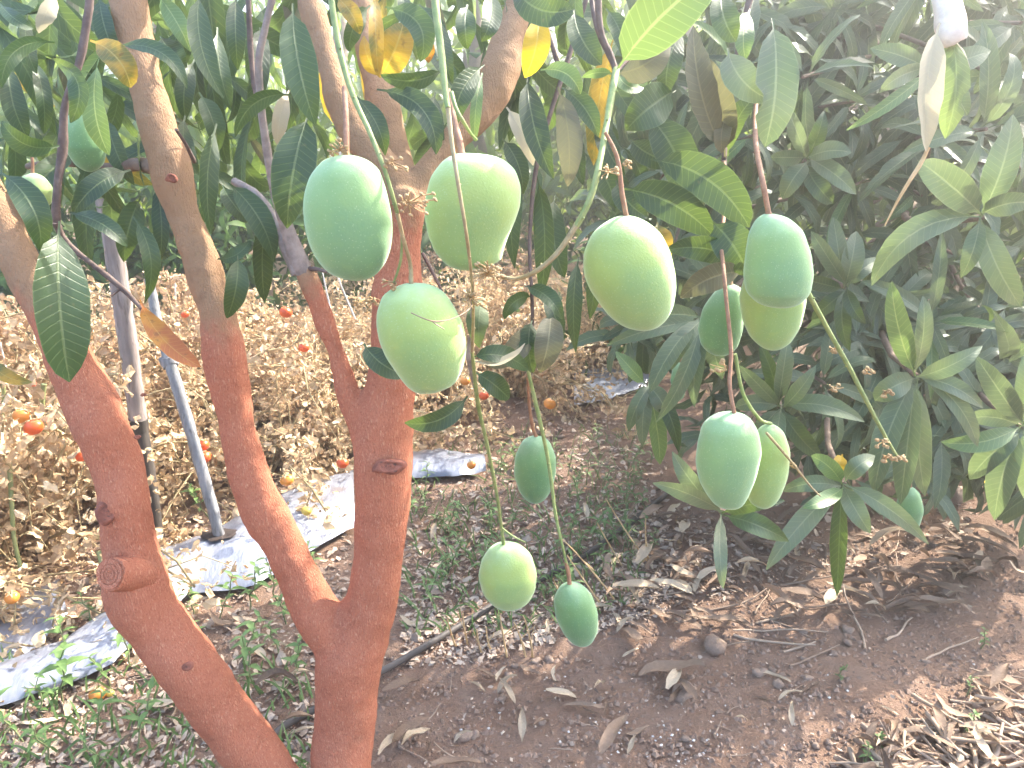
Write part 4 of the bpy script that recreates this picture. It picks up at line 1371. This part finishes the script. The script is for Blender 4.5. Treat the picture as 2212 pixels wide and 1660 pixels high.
mb = MB()
for a, b, r, yy in ((1108, 218, 12, 4.0), (1124, 232, 17, 4.0), (1112, 240, 10, 4.02)):
    c = P(a, b, yy); s = per_px(c) * r
    mb.grid([[c + Vector((s * math.sin(t) * math.cos(u), s * math.sin(t) * math.sin(u), -s * math.cos(t))) for u in [k * .5236 for k in range(12)]] for t in [0.05 + k * .379 for k in range(9)]], closed=True)
px_tube(mb, [(1116, 140, 2, 4.0), (1115, 205, 2, 4.0), (1118, 225, 3, 4.0)], 3, 5)
tag(mb.build('plastic_scrap', M['blue'], None), 'small crumpled pale blue scrap in the gap between dark leaves', 'scrap')

# ------------------------------------------------------------------ dried tomato plants
def crumple(mb, p, s, mi=0):
    """one shrivelled leaf: a folded, twisted strip"""
    d = rv().normalized(); d.z -= .5; d.normalize()
    S = d.orthogonal().normalized(); S = Matrix.Rotation(random.uniform(0, 6.28), 3, d) @ S
    rows = []
    q = p.copy()
    w = s * random.uniform(.16, .38)
    wv = [.3, 1.0, .8, .15]
    for i in range(4):
        N = S.cross(d)
        f = random.uniform(.2, .9) * w
        rows.append([q - S * w * wv[i] + N * f, q, q + S * w * wv[i] + N * f * random.uniform(-.5, 1)])
        q = q + d * s / 3
        d = (d + rv(.42)).normalized()
        S = (S + rv(.25)); S = (S - d * S.dot(d)).normalized()
    mb.grid(rows, lambda i, j: (j / 2, i / 3), random.random(), mi=mi)


def tomato_variant(seed, h, r, n, mat):
    random.seed(seed)
    st, lf = MB(), MB()
    nodes = []
    for k in range(8):
        a = random.uniform(0, 6.28)
        pts = [Vector((0.03 * math.cos(a), .03 * math.sin(a), -.02))]
        d = Vector((math.cos(a) * .4, math.sin(a) * .4, 1))
        for i in range(7):
            d = (d + rv(.28) + Vector((0, 0, -.05 * i))).normalized()
            pts.append(pts[-1] + d * h / 6)
            pts[-1].z = max(.02, pts[-1].z)
        st.tube(pts, [.0065 - .0006 * i for i in range(8)], 6, lump=.3)
        nodes += pts[1:]
        for i in range(2, 8):
            q = [pts[i]]
            dd = rv().normalized()
            for j in range(4):
                dd = (dd + rv(.35) + Vector((0, 0, -.3))).normalized()
                q.append(q[-1] + dd * r * .30)
                q[-1].z = max(.02, q[-1].z)
            st.tube(q, [.003, .0026, .0022, .0018, .0012], 5)
            nodes += q
    for i in range(n):
        p = random.choice(nodes) + rv(.022)
        p.z = max(.015, p.z)
        crumple(lf, p, random.uniform(.014, .042))
    return st.mesh('stems', M['tomato_stem'], smooth=True), lf.mesh('dry_foliage', M[mat], smooth=False)


TV = [tomato_variant(11 + i, hh, rr_, 2700, mt) for i, (hh, rr_, mt) in enumerate(
    ((.66, .30, 'tomato_dry'), (.60, .32, 'tomato_dry'), (.68, .28, 'tomato_brown'), (.55, .32, 'tomato_dry')))]
random.seed(21)
TOMP = [(-30, 1235), (60, 1205), (60, 1140), (-60, 1215), (0, 1145), (90, 1090), (-80, 1200), (330, 925), (410, 915), (480, 930), (250, 955), (370, 940), (560, 1030),
        (640, 1000), (720, 985), (590, 940), (680, 915), (760, 930), (540, 890), (940, 880), (1030, 870), (1120, 855), (990, 820), (1090, 800), (1190, 800), (1270, 780), (1180, 750),
        (860, 880), (640, 850), (470, 880), (180, 990), (80, 1010), (-20, 1030), (1340, 760), (1060, 745), (760, 830)]
for i, (a, b) in enumerate(TOMP):
    p = GP(a, b)
    zone = 0 if a < 220 else 1 if a < 500 else 2 if a < 850 else 3
    lab = ('withered tomato plant in the pale heap left of the left painted limb', 'withered tomato plant around the two wooden stakes',
           'withered tomato plant seen between the middle limb and the trunk', 'withered tomato plant right of the trunk beyond the low weeds')[zone]
    t = empty('tomato_plant', (p.x, p.y, p.z), lab, 'plant', ('dead plants at the left edge', 'dead plants by the stakes', 'dead plants left of the trunk', 'dead plants right of the trunk')[zone])
    v = TV[i % 4]
    sc_ = random.uniform(.82, 1.12) * (1.0 if a < 220 else .82)
    m4 = Matrix.Translation(p) @ Matrix.Rotation(random.uniform(0, 6.28), 4, 'Z') @ Matrix.Scale(sc_, 4)
    put(bpy.data.objects.new('stems', v[0]), t, mat4=m4)
    tag(put(bpy.data.objects.new('dry_foliage', v[1]), t, mat4=m4), kind='stuff')

# a few living green stems among the dead ones
for pts in ([(95, 830, 12, 1.95), (90, 900, 12, 1.95), (110, 970, 11, 1.97), (125, 1010, 10, 1.98)], [(215, 1190, 14, 1.62), (232, 1250, 15, 1.6), (260, 1310, 14, 1.58)],
            [(5, 800, 8, 2.0), (8, 860, 8, 2.0), (2, 930, 8, 2.0)], [(20, 1000, 10, 1.75), (25, 1080, 10, 1.72), (30, 1160, 9, 1.7), (45, 1230, 9, 1.68)]):
    mb = MB(); px_tube(mb, pts, 4, 8, lump=.15)
    tag(mb.build('plant_stem', M['green_stem'], None), 'green tomato stem standing bare in the dead heap at the left', 'stem', 'bare green tomato stems')

# ------------------------------------------------------------------ tomatoes
def tomato_meshes(mat):
    mb = MB(); n, s = 10, 16
    rows = []
    for i in range(n + 1):
        t = math.pi * i / n
        rows.append([Vector((math.sin(t) * math.cos(k * 2 * math.pi / s) * (1 + .03 * math.cos(5 * k * 2 * math.pi / s) * math.sin(t)),
                             math.sin(t) * math.sin(k * 2 * math.pi / s) * (1 + .03 * math.cos(5 * k * 2 * math.pi / s) * math.sin(t)),
                             -.86 * math.cos(t) * (1 - .10 * math.exp(-((t - math.pi) / .5) ** 2)))) for k in range(s)])
    mb.grid(rows, closed=True)
    return mb.mesh('tomato', M[mat])


mb = MB()
for k in range(5):
    a = k * 1.2566
    d = Vector((math.cos(a), math.sin(a), 0)); s = Vector((-math.sin(a), math.cos(a), 0))
    mb.grid([[Vector((0, 0, .80)) - s * .12, Vector((0, 0, .82)), Vector((0, 0, .80)) + s * .12], [d * .35 - s * .15 + Vector((0, 0, .86)), d * .35 + Vector((0, 0, .9)), d * .35 + s * .15 + Vector((0, 0, .86))],
             [d * .8 - s * .03 + Vector((0, 0, .75)), d * .8 + Vector((0, 0, .78)), d * .8 + s * .03 + Vector((0, 0, .75))]])
mb.tube([Vector((0, 0, .75)), Vector((.05, 0, 1.05)), Vector((.15, .05, 1.35))], [.10, .08, .07], 6)
CAL = mb.mesh('calyx', M['tomato_stem'])
TOM = {k: tomato_meshes(k) for k in ('tomato', 'tomato_orange', 'tomato_yellow')}
for a, b, r, Y, mt, lab in (
        (73, 923, 20, 1.72, 'tomato', 'big orange red tomato in the pair at the left edge'),
        (47, 899, 18, 1.76, 'tomato_orange', 'orange tomato tucked behind the bigger one at the left edge'),
        (66, 830, 11, 1.9, 'tomato', 'red tomato beneath the yellow leaf at the left edge'),
        (176, 986, 13, 1.75, 'tomato', 'red tomato half hidden by the left painted limb'),
        (26, 1291, 15, 1.5, 'tomato_orange', 'dull orange tomato low in the dead heap over the grey sheet'),
        (222, 1561, 17, 1.32, 'tomato_orange', 'orange tomato fallen among weeds and litter at lower left'),
        (438, 962, 14, 2.0, 'tomato', 'upper red tomato of the two beside the grey stake'),
        (441, 988, 15, 1.98, 'tomato', 'lower red tomato of the two beside the grey stake'),
        (617, 675, 14, 2.45, 'tomato', 'highest red tomato, between the middle limb and the thin limb'),
        (657, 751, 12, 2.4, 'tomato', 'red tomato next to the white scrap by the thin limb'),
        (740, 1001, 13, 1.95, 'tomato', 'dark red tomato against the left side of the trunk'),
        (620, 1038, 15, 1.9, 'tomato_orange', 'orange tomato low in dead leaves right of the middle limb'),
        (662, 1104, 12, 1.85, 'tomato_yellow', 'yellow tomato lying on the silver strip'),
        (1005, 823, 11, 2.1, 'tomato_orange', 'orange tomato behind the grey twig below the central mango'),
        (1045, 855, 11, 2.15, 'tomato', 'red tomato half covered by a small drooping leaf right of the trunk'),
        (1188, 873, 14, 2.2, 'tomato_orange', 'bright orange tomato lying alone beyond the weeds'),
        (1018, 1005, 10, 2.0, 'tomato_orange', 'small orange tomato on the torn film right of the trunk'),
        (400, 679, 9, 2.6, 'tomato', 'far red tomato beside the twine left of the middle limb'),
        (250, 1562, 9, 1.33, 'tomato_yellow', 'yellowish crushed tomato next to the fallen orange one')):
    c = P(a, b, Y); s = r * per_px(c)
    g = gz(c.x, c.y) + s * .86
    if c.z < g: c.z = g
    m4 = Matrix.Translation(c) @ Matrix.Rotation(random.uniform(0, 6.28), 4, 'Z') @ Matrix.Rotation(random.uniform(-.5, .5), 4, 'X') @ Matrix.Scale(s, 4)
    o = put(bpy.data.objects.new('tomato', TOM[mt]), None, mat4=m4)
    tag(o, lab, 'tomato', 'ripe tomatoes left on the dead plants')
    k = bpy.data.objects.new('calyx', CAL); col.objects.link(k); k.parent = o

# ------------------------------------------------------------------ weeds
def weed_leaf(w=.36):
    mb = MB()
    rows = []
    for i, t in enumerate((0, .15, .4, .7, 1)):
        hw = (.03, w * .75, w, w * .62, .01)[i] * .5
        z = .25 * t - .45 * t * t
        rows.append([Vector((-hw, t, z + hw * .35)), Vector((0, t, z)), Vector((hw, t, z + hw * .35))])
    mb.grid(rows, lambda i, j: (j / 2, i / 4))
    return mb.mesh('leaf', M['weed'])


WL = [weed_leaf(.34), weed_leaf(.46), weed_leaf(.26)]


def weed(p, h, k, label, group):
    t = empty('weed_plant', p, label, 'plant', group)
    lean = Vector((random.gauss(0, .25), random.gauss(0, .2), 1)).normalized()
    n = 6
    pts = [p + lean * h * i / n + rv(.003) - Vector((0, 0, .01 if i == 0 else 0)) for i in range(n + 1)]
    mb = MB(); mb.tube(pts, [.0022 - .0002 * i for i in range(n + 1)], 5)
    mb.build('stem', M['weed_stem'], t)
    ph = random.uniform(0, 3)
    for i in range(2, n + 1):
        for sgn in (0, math.pi):
            a = ph + (i % 2) * 1.57 + sgn + random.uniform(-.3, .3)
            d = Vector((math.cos(a), math.sin(a), random.uniform(-.1, .5)))
            s = h * random.uniform(.22, .36) * (1.15 - .35 * abs(i - 4) / 2)
            o = bpy.data.objects.new('leaf', WL[k])
            put(o, t, mat4=Matrix.Translation(pts[i]) @ frame(d, Vector((0, 0, 1))).to_4x4() @ Matrix.Scale(s, 4))
    return t


random.seed(5)
WLAB = ('leafy green weed seedling with paired oval leaves in the litter', 'weed seedlings between trunk and mulch')
spots = [(60, 1420), (150, 1440), (200, 1360), (230, 1330), (235, 1480), (285, 1440), (130, 1520), (330, 1480), (420, 1330), (470, 1340), (540, 1320), (600, 1300), (310, 1400),
         (690, 1250), (735, 1215), (650, 1230), (50, 1600), (120, 1640), (200, 1600), (290, 1620), (30, 1680), (340, 1560), (400, 1600), (90, 1560), (250, 1660), (390, 1500),
         (470, 1480), (520, 1440), (500, 1390), (600, 1420), (640, 1480), (560, 1500), (430, 1420), (620, 1350), (450, 1120), (360, 1130)]
spots = [s for i, s in enumerate(spots) if i % 7]
for a, b in spots:
    p = GP(a, b)
    weed(p, random.uniform(.075, .135), random.choice((1, 0, 0)), *WLAB)
for i in range(78):
    a, b = random.uniform(895, 1420), random.uniform(960, 1330)
    if b > 1440 - .28 * (a - 800): continue
    weed(GP(a, b), random.uniform(.06, .12), random.choice((0, 2, 2)), 'low fine leaved weed among leaf crumbs right of the trunk', 'low weeds right of the trunk')
for a, b, h in ((2120, 1400, .05), (2090, 1500, .04), (1810, 1470, .03), (2080, 1590, .05), (1890, 1640, .05), (1870, 1660, .05)):
    weed(GP(a, b), h, 1, 'tiny sprout standing alone on the bare soil at the right', 'sprouts on the bare soil')

# fine grass and undergrowth that nobody could count
mb = MB()
for i in range(1100):
    if random.random() < .3: a, b = random.uniform(-60, 680), random.uniform(1440, 1700)
    else: a, b = random.uniform(880, 1380), random.uniform(930, 1380)
    if b > 1470 - .28 * (a - 800) and a > 800: continue
    p = GP(a, b)
    d = Vector((random.gauss(0, .5), random.gauss(0, .5), 1)).normalized()
    h = random.uniform(.02, .07)
    s = d.orthogonal().normalized() * .0022
    tt = random.random()
    mb.grid([[p - s, p + s], [p + d * h * .6 - s, p + d * h * .6 + s], [p + d * h + Vector((d.x, d.y, -.3)) * h * .3 - s * .2, p + d * h + Vector((d.x, d.y, -.3)) * h * .3 + s * .2]], tint=tt)
tag(mb.build('grass', M['weed'], None), kind='stuff')
mb = MB()
for i in range(7500):
    x, y = random.uniform(-4.8, 1.2), random.uniform(3.25, 4.8)
    hh = .80 + .35 * noise.noise(Vector((x * .9, y * .9, 0)))
    p = Vector((x, y, gz(x, y) + random.uniform(0, 1) ** .6 * hh))
    low_leaf(mb, p, rv() + Vector((0, 0, .4)), Vector((0, 0, 1)) + rv(.5), random.uniform(.07, .20))
tag(mb.build('undergrowth', M['weed_far'], None), kind='stuff')

# ------------------------------------------------------------------ litter on the ground
def dry_variant(i):
    rr = random.Random(300 + i)
    mb = MB(); rows = []
    n = 9
    curl = rr.uniform(.9, 3.0); bend = rr.uniform(-1.8, 1.8); w = rr.uniform(.085, .14)
    x = y = z = 0; an = rr.uniform(-.1, .3); yaw = 0
    for k in range(n):
        t = k / (n - 1)
        hw = w * lance(max(.02, t), .7)
        T = Vector((math.sin(yaw) * math.cos(an), math.cos(yaw) * math.cos(an), math.sin(an)))
        S = T.cross(Vector((0, 0, 1))).normalized(); N = S.cross(T)
        row = []
        for j in range(5):
            u = j / 2 - 1
            c = curl * (0.6 + .4 * math.sin(t * 5 + i))
            row.append(Vector((x, y, z)) + S * hw * math.sin(u * c) / max(c, .3) * 1.1 + N * hw * (1 - math.cos(u * c)) / max(c, .3) + N * .02 * math.sin(9 * t + u * 2 + i) * .5)
        rows.append(row)
        x += T.x / (n - 1); y += T.y / (n - 1); z += T.z / (n - 1)
        yaw += bend / n; an += rr.uniform(-.4, .3)
    zm = min(v.z for r in rows for v in r)
    rows = [[v - Vector((0, 0, zm)) for v in r] for r in rows]
    mb.grid(rows, lambda i, j: (j / 4, i / 8))
    return mb


DL = [dry_variant(i) for i in range(9)]
DM = {k: [d.mesh('dry_leaf', M[k]) for d in DL] for k in ('dry_leaf', 'dry_leaf_pale')}


def dry(px, py, L, yaw, mk='dry_leaf', lab=None, lift=.0, tilt=.0, v=None):
    p = GP(px, py)
    p.z += lift + .003
    m4 = Matrix.Translation(p) @ Matrix.Rotation(yaw, 4, 'Z') @ Matrix.Rotation(tilt, 4, 'X') @ Matrix.Rotation(random.choice((0, 0, math.pi)) if lift > .02 else 0, 4, 'Y') @ Matrix.Scale(L, 4)
    o = put(bpy.data.objects.new('dry_leaf', DM[mk][random.randrange(9) if v is None else v]), None, mat4=m4)
    return tag(o, lab[0], 'dry leaf', lab[1])


random.seed(33)
LA = ('curled brown dead mango leaf in the tangle of twigs at lower right', 'dead leaves in the lower right tangle')
LB = ('shrivelled brown mango leaf lying under the low right tree', 'dead leaves under the right tree')
LC = ('dead mango leaf lying by itself on open red brown soil', 'dead leaves on the open soil')
LD = ('dead pale leaf among weeds behind the painted trunk', 'dead leaves among the weeds')
for i in range(62):
    a, b = random.uniform(1880, 2260), random.uniform(1380, 1690)
    if b < 1660 - (a - 1840) * .55: a, b = a, random.uniform(1660 - (a - 1840) * .45, 1690)
    dry(a, b, random.uniform(.05, .105), random.uniform(0, 6.28), random.choices(('dry_leaf', 'dry_leaf_pale'), (5, 1))[0], LA, random.uniform(0, .025), random.uniform(-.2, .3))
for i in range(16):
    dry(random.uniform(2060, 2240), random.uniform(1190, 1420), random.uniform(.06, .14), random.gauss(.6, .8), random.choice(('dry_leaf', 'dry_leaf', 'dry_leaf_pale')),
        ('twisted tan dead leaf on the dark soil along the right edge', 'dead leaves along the right edge'), random.uniform(0, .02), random.uniform(-.2, .4))
for i in range(150):
    a, b = random.uniform(1300, 2080), random.uniform(1130, 1370)
    if b > 1400 - .10 * (a - 1300): continue
    dry(a, b, random.uniform(.05, .13), random.gauss(-1.3, .9), random.choices(('dry_leaf', 'dry_leaf_pale'), (4, 1))[0], LB, random.uniform(0, .02), random.uniform(-.15, .3))
for i in range(26):
    dry(random.uniform(900, 1900), random.uniform(1380, 1660), random.uniform(.035, .07), random.uniform(0, 6.28), random.choice(('dry_leaf', 'dry_leaf_pale')), LC)
for i in range(46):
    if i % 2: a, b = random.uniform(60, 640), random.uniform(1330, 1660)
    else: a, b = random.uniform(880, 1400), random.uniform(1000, 1420)
    dry(a, b, random.uniform(.04, .09), random.uniform(0, 6.28), random.choices(('dry_leaf', 'dry_leaf_pale'), (1, 2))[0], LD, 0, random.uniform(-.1, .3))
for a, b, L, yw, mk, lab in (
        (1440, 1515, .09, -.6, 'dry_leaf_pale', 'broad whitish dead leaf in the small heap on the open soil'),
        (1475, 1490, .08, 2.6, 'dry_leaf', 'brown dead leaf of the small heap beside the whitish one'),
        (1500, 1530, .07, .4, 'dry_leaf', 'narrow dead leaf standing on edge in the small heap'),
        (1380, 1465, .16, -1.2, 'dry_leaf', 'long pinkish brown dead leaf lying above the small heap'),
        (820, 1650, .10, -.35, 'dry_leaf_pale', 'pale dead leaf pointing up right beside the trunk foot'),
        (850, 1640, .11, -.15, 'dry_leaf', 'greyish dead leaf pointing up beside the trunk foot'),
        (875, 1650, .09, -.5, 'dry_leaf_pale', 'slim tan dead leaf, rightmost of three by the trunk foot'),
        (830, 1520, .09, -1.0, 'dry_leaf', 'dead leaf lying close to the right side of the trunk above its foot'),
        (1040, 1655, .10, 1.9, 'dry_leaf', 'pinkish dead leaf at the bottom edge of the open soil'),
        (1300, 1650, .11, -.5, 'dry_leaf', 'dead leaf like a grey chip slanting at the bottom edge'),
        (1215, 1532, .085, -1.75, 'dry_leaf', 'small rolled reddish leaf alone on the smooth soil'),
        (2050, 1300, .13, -.5, 'dry_leaf_pale', 'yellowish dead leaf standing up on the dark soil at the right'),
        (2150, 1240, .14, 1.3, 'dry_leaf', 'arched tan dead leaf next to the yellowish upright one'),
        (1410, 1235, .06, .3, 'dry_leaf_pale', 'bright cream leaf curl lit up by the sun under the right tree'),
        (640, 1525, .12, 1.1, 'dry_leaf', 'brown rolled leaf leaning against the left side of the trunk'),
        (300, 1540, .11, -1.1, 'dry_leaf_pale', 'long cream dead leaf in the weeds at lower left')):
    dry(a, b, L, yw, mk, (lab, 'single dead leaves'), .004, random.uniform(.05, .3))


def dtwig(px, py, L, yaw, r, lab, grp, lift=0.0):
    p = GP(px, py)
    n = 6
    mb = MB(); pts = []
    d = Vector((math.cos(yaw), math.sin(yaw), random.uniform(-.05, .15)))
    q = p + Vector((0, 0, r + lift)) - d * L / 2
    for i in range(n + 1):
        pts.append(q.copy()); pts[-1].z = max(pts[-1].z, gz(q.x, q.y) + r * .7)
        d = (d + rv(.16) * Vector((1, 1, .4))).normalized()
        q += d * L / n
    mb.tube(pts, [r * (1 - .45 * i / n) for i in range(n + 1)], 7, lump=.3)
    tag(mb.build('dry_twig', M['dry_twig'], None), lab, 'twig', grp)


TA = ('bent dead twig in the tangle of dry leaves at lower right', 'twigs in the lower right tangle')
TB = ('thin dead stick lying on the soil under the right tree', 'sticks under the right tree')
for i in range(95):
    a = random.uniform(1860, 2260); b = random.uniform(1660 - (a - 1840) * .55, 1690)
    dtwig(a, b, random.uniform(.05, .15), random.uniform(0, 6.28), random.uniform(.0018, .0055), *TA, random.uniform(0, .025))
for i in range(34):
    dtwig(random.uniform(1290, 2050), random.uniform(1150, 1420), random.uniform(.08, .24), random.gauss(.3, .6), random.uniform(.0015, .004), *TB)
for i in range(14):
    dtwig(random.uniform(850, 1900), random.uniform(1440, 1660), random.uniform(.03, .09), random.uniform(0, 3.1), random.uniform(.001, .0022),
          'sliver of dead stick on the open red brown soil', 'slivers on the open soil')
for i in range(16):
    dtwig(random.uniform(0, 660), random.uniform(1380, 1660), random.uniform(.06, .18), random.uniform(0, 3.1), random.uniform(.0012, .003),
          'dead stick among the weeds in front of the mulch strip', 'sticks among the weeds')

# dry straw stalks that catch the sun
for a, b, c, d in ((1000, 1325, 1010, 1392), (1030, 1360, 1040, 1412), (1050, 1355, 1062, 1405), (965, 1330, 985, 1400), (1080, 1330, 1095, 1420), (1110, 1345, 1135, 1420), (1215, 1165, 1330, 1300),
                   (1310, 1080, 1400, 1215), (1290, 1130, 1345, 1225), (1195, 1250, 1225, 1300), (1225, 1200, 1300, 1310), (1395, 1120, 1400, 1210), (1130, 1330, 1150, 1420)):
    q0, q1 = GP(c, d), None
    q1 = P(a, b, q0.y + random.uniform(-.06, .02))
    mb = MB(); mid = (q0 + q1) / 2 + rv(.006)
    mb.tube([bez(q0, mid, q1, k / 5) for k in range(6)], [.0026, .0024, .0022, .002, .0018, .0012], 6)
    if random.random() < .6:
        mb.tube([mid, mid + Vector((random.uniform(-.03, .03), 0, .03))], [.0014, .0008], 4)
    tag(mb.build('straw_stalk', M['straw'], None), 'dry yellow straw stalk standing by the black hose', 'stalk', 'straw stalks by the hose')

# stones
def stone_mesh(i):
    rr = random.Random(500 + i)
    mb = MB(); o = Vector((i * 3.1, 0, 0))
    rows = []
    for a in range(7):
        t = math.pi * a / 6
        rows.append([Vector((math.sin(t) * math.cos(k * .6283), math.sin(t) * math.sin(k * .6283) * .8, -math.cos(t) * .62)) * (1 + .75 * noise.noise(o + Vector((math.sin(t) * math.cos(k * .6283), math.sin(t) * math.sin(k * .6283), math.cos(t))) * 1.3)) for k in range(10)])
    mb.grid(rows, closed=True)
    return mb.mesh('stone', M['stone'], smooth=True)


SM = [stone_mesh(i) for i in range(6)]
SL = ('small dusty stone half sunk in the open red brown soil', 'stones on the open soil')


def stone(px, py, r, lab):
    p = GP(px, py); s = r * per_px(p)
    m4 = Matrix.Translation(p + Vector((0, 0, s * .12))) @ Matrix.Rotation(random.uniform(0, 6.28), 4, 'Z') @ Matrix.Scale(s, 4)
    tag(put(bpy.data.objects.new('stone', random.choice(SM)), None, mat4=m4), lab[0], 'stone', lab[1])


for a, b, r, l in ((1545, 1402, 30, 'flat brown stone with a greenish side on the open soil'), (1640, 1455, 15, 'round brown stone right of the flat one'), (1680, 1480, 14, 'dark grey clod beside the round brown stone'),
                   (1830, 1363, 14, 'pale stone on the soil below the long hanging leaf'), (1000, 1595, 20, 'brown stone in the smooth soil near the trunk'), (1025, 1590, 14, 'smaller stone touching the brown one near the trunk'),
                   (1830, 1390, 11, 'brown stone in front of the pale one below the hanging leaf'), (2040, 1280, 18, 'grey brown stone near the yellowish upright leaf'), (1475, 1500, 30, 'flat brown stone under the small leaf heap'),
                   (362, 1058, 9, 'pale round stone between the two stakes'), (2055, 1075, 34, 'brown clod at the foot of the dark bank'), (1210, 946, 10, 'light brown stone among weeds above the green mango')):
    stone(a, b, r, (l, 'single stones'))
for i in range(70):
    a, b = random.uniform(830, 2230), random.uniform(1330, 1670)
    stone(a, b, random.uniform(4, 11), SL)

# crumbs of soil, leaf and white grit
def crumb(mb, p, s, flat=1.0):
    a = random.uniform(0, 6.28)
    u = Vector((math.cos(a), math.sin(a), 0)) * s; v = Vector((-math.sin(a), math.cos(a), 0)) * s * random.uniform(.5, 1); w = Vector((random.gauss(0, .2) * s, random.gauss(0, .2) * s, s * flat))
    b = len(mb.v)
    mb.v.extend([p + u, p + v, p - u, p - v, p + w, p - w * .5])
    mb.t.extend([random.random()] * 6)
    for f in ((0, 1, 4), (1, 2, 4), (2, 3, 4), (3, 0, 4)):
        mb.f.append(tuple(b + i for i in f)); mb.uv.extend(((0, 0),) * 3); mb.mi.append(0)


def chip(mb, p, s):
    a = random.uniform(0, 6.28)
    u = Vector((math.cos(a), math.sin(a), random.gauss(0, .25))) * s; v = Vector((-math.sin(a), math.cos(a), random.gauss(0, .5))) * s * random.uniform(.15, .8)
    z = Vector((0, 0, s * random.uniform(-.1, .5)))
    g = lambda k: random.uniform(k - .4, k + .4)
    mb.grid([[p - u * g(.8) - v * g(.2), p - u * g(.6) + v * g(.6) + z], [p - v * g(.8) + z * g(.6), p + u * g(.1) + v * g(.8) + z * g(.8)], [p + u * g(.6) - v * g(.6), p + u * g(.9) + v * g(.1) + z * g(.4)]], tint=random.random() ** 2.1 * .96)


random.seed(77)
clods, chips, grit = MB(), MB(), MB()
for i in range(15000):
    a, b = (random.uniform(780, 2240), random.uniform(1180, 1690)) if i % 5 else (random.uniform(1500, 2300), random.uniform(1010, 1200))
    if b < 1440 - .28 * (a - 800) and random.random() < .5: continue
    p = GP(a, b); crumb(clods, p, .0012 + .008 * random.random() ** 3, .7)
for i in range(24000):
    r = random.random()
    if r < .38: a, b = random.uniform(-60, 760), random.uniform(940, 1690)
    elif r < .80: a, b = random.uniform(870, 1440), random.uniform(870, 1440)
    else: a, b = random.uniform(1280, 2100), random.uniform(1080, 1400)
    if a > 800 and b > 1490 - .25 * (a - 800): continue
    p = GP(a, b); p.z += .004
    chip(chips, p, .0022 + .013 * random.random() ** 2.6)
for i in range(600):
    a, b = random.uniform(780, 2240), random.uniform(1380, 1690)
    p = GP(a, b); p.z += .003
    chip(chips, p, random.uniform(.002, .006))
for i in range(130):
    a, b = random.uniform(830, 2200), random.uniform(1400, 1690)
    if random.random() < .5: a, b = random.gauss(1400, 130), random.gauss(1590, 45)
    p = GP(a, b); crumb(grit, p, random.uniform(.0015, .0042), .8)
tag(clods.build('soil_crumbs', M['clod'], None, smooth=False), kind='stuff')
tag(chips.build('leaf_crumbs', M['chip'], None, smooth=False), kind='stuff')
tag(grit.build('white_grit', M['pebble_white'], None, smooth=False), kind='stuff')

# ------------------------------------------------------------------ thin haze added to stand in for the sun's veiling glare
hz_m = bpy.data.materials.new('glare_veil')
hz_m.use_nodes = True
hn = hz_m.node_tree; hn.nodes.clear()
ho = hn.nodes.new('ShaderNodeOutputMaterial'); hv = hn.nodes.new('ShaderNodeVolumePrincipled')
hv.inputs['Color'].default_value = (1.0, 0.99, 0.95, 1)
hv.inputs['Density'].default_value = 0.072
hv.inputs['Anisotropy'].default_value = 0.84
hn.links.new(hv.outputs[0], ho.inputs['Volume'])
mb = MB()
lo, hi = Vector((-360, -360, -1.5)), Vector((360, 360, 3.9))
q = [Vector((x, y, z)) for z in (lo.z, hi.z) for y in (lo.y, hi.y) for x in (lo.x, hi.x)]
for f in ((0, 2, 3, 1), (4, 5, 7, 6), (0, 1, 5, 4), (2, 6, 7, 3), (0, 4, 6, 2), (1, 3, 7, 5)):
    mb.poly([q[i] for i in f])
me = mb.mesh('haze', hz_m, smooth=False)
hb = put(bpy.data.objects.new('haze', me), None)
tag(hb, kind='stuff')
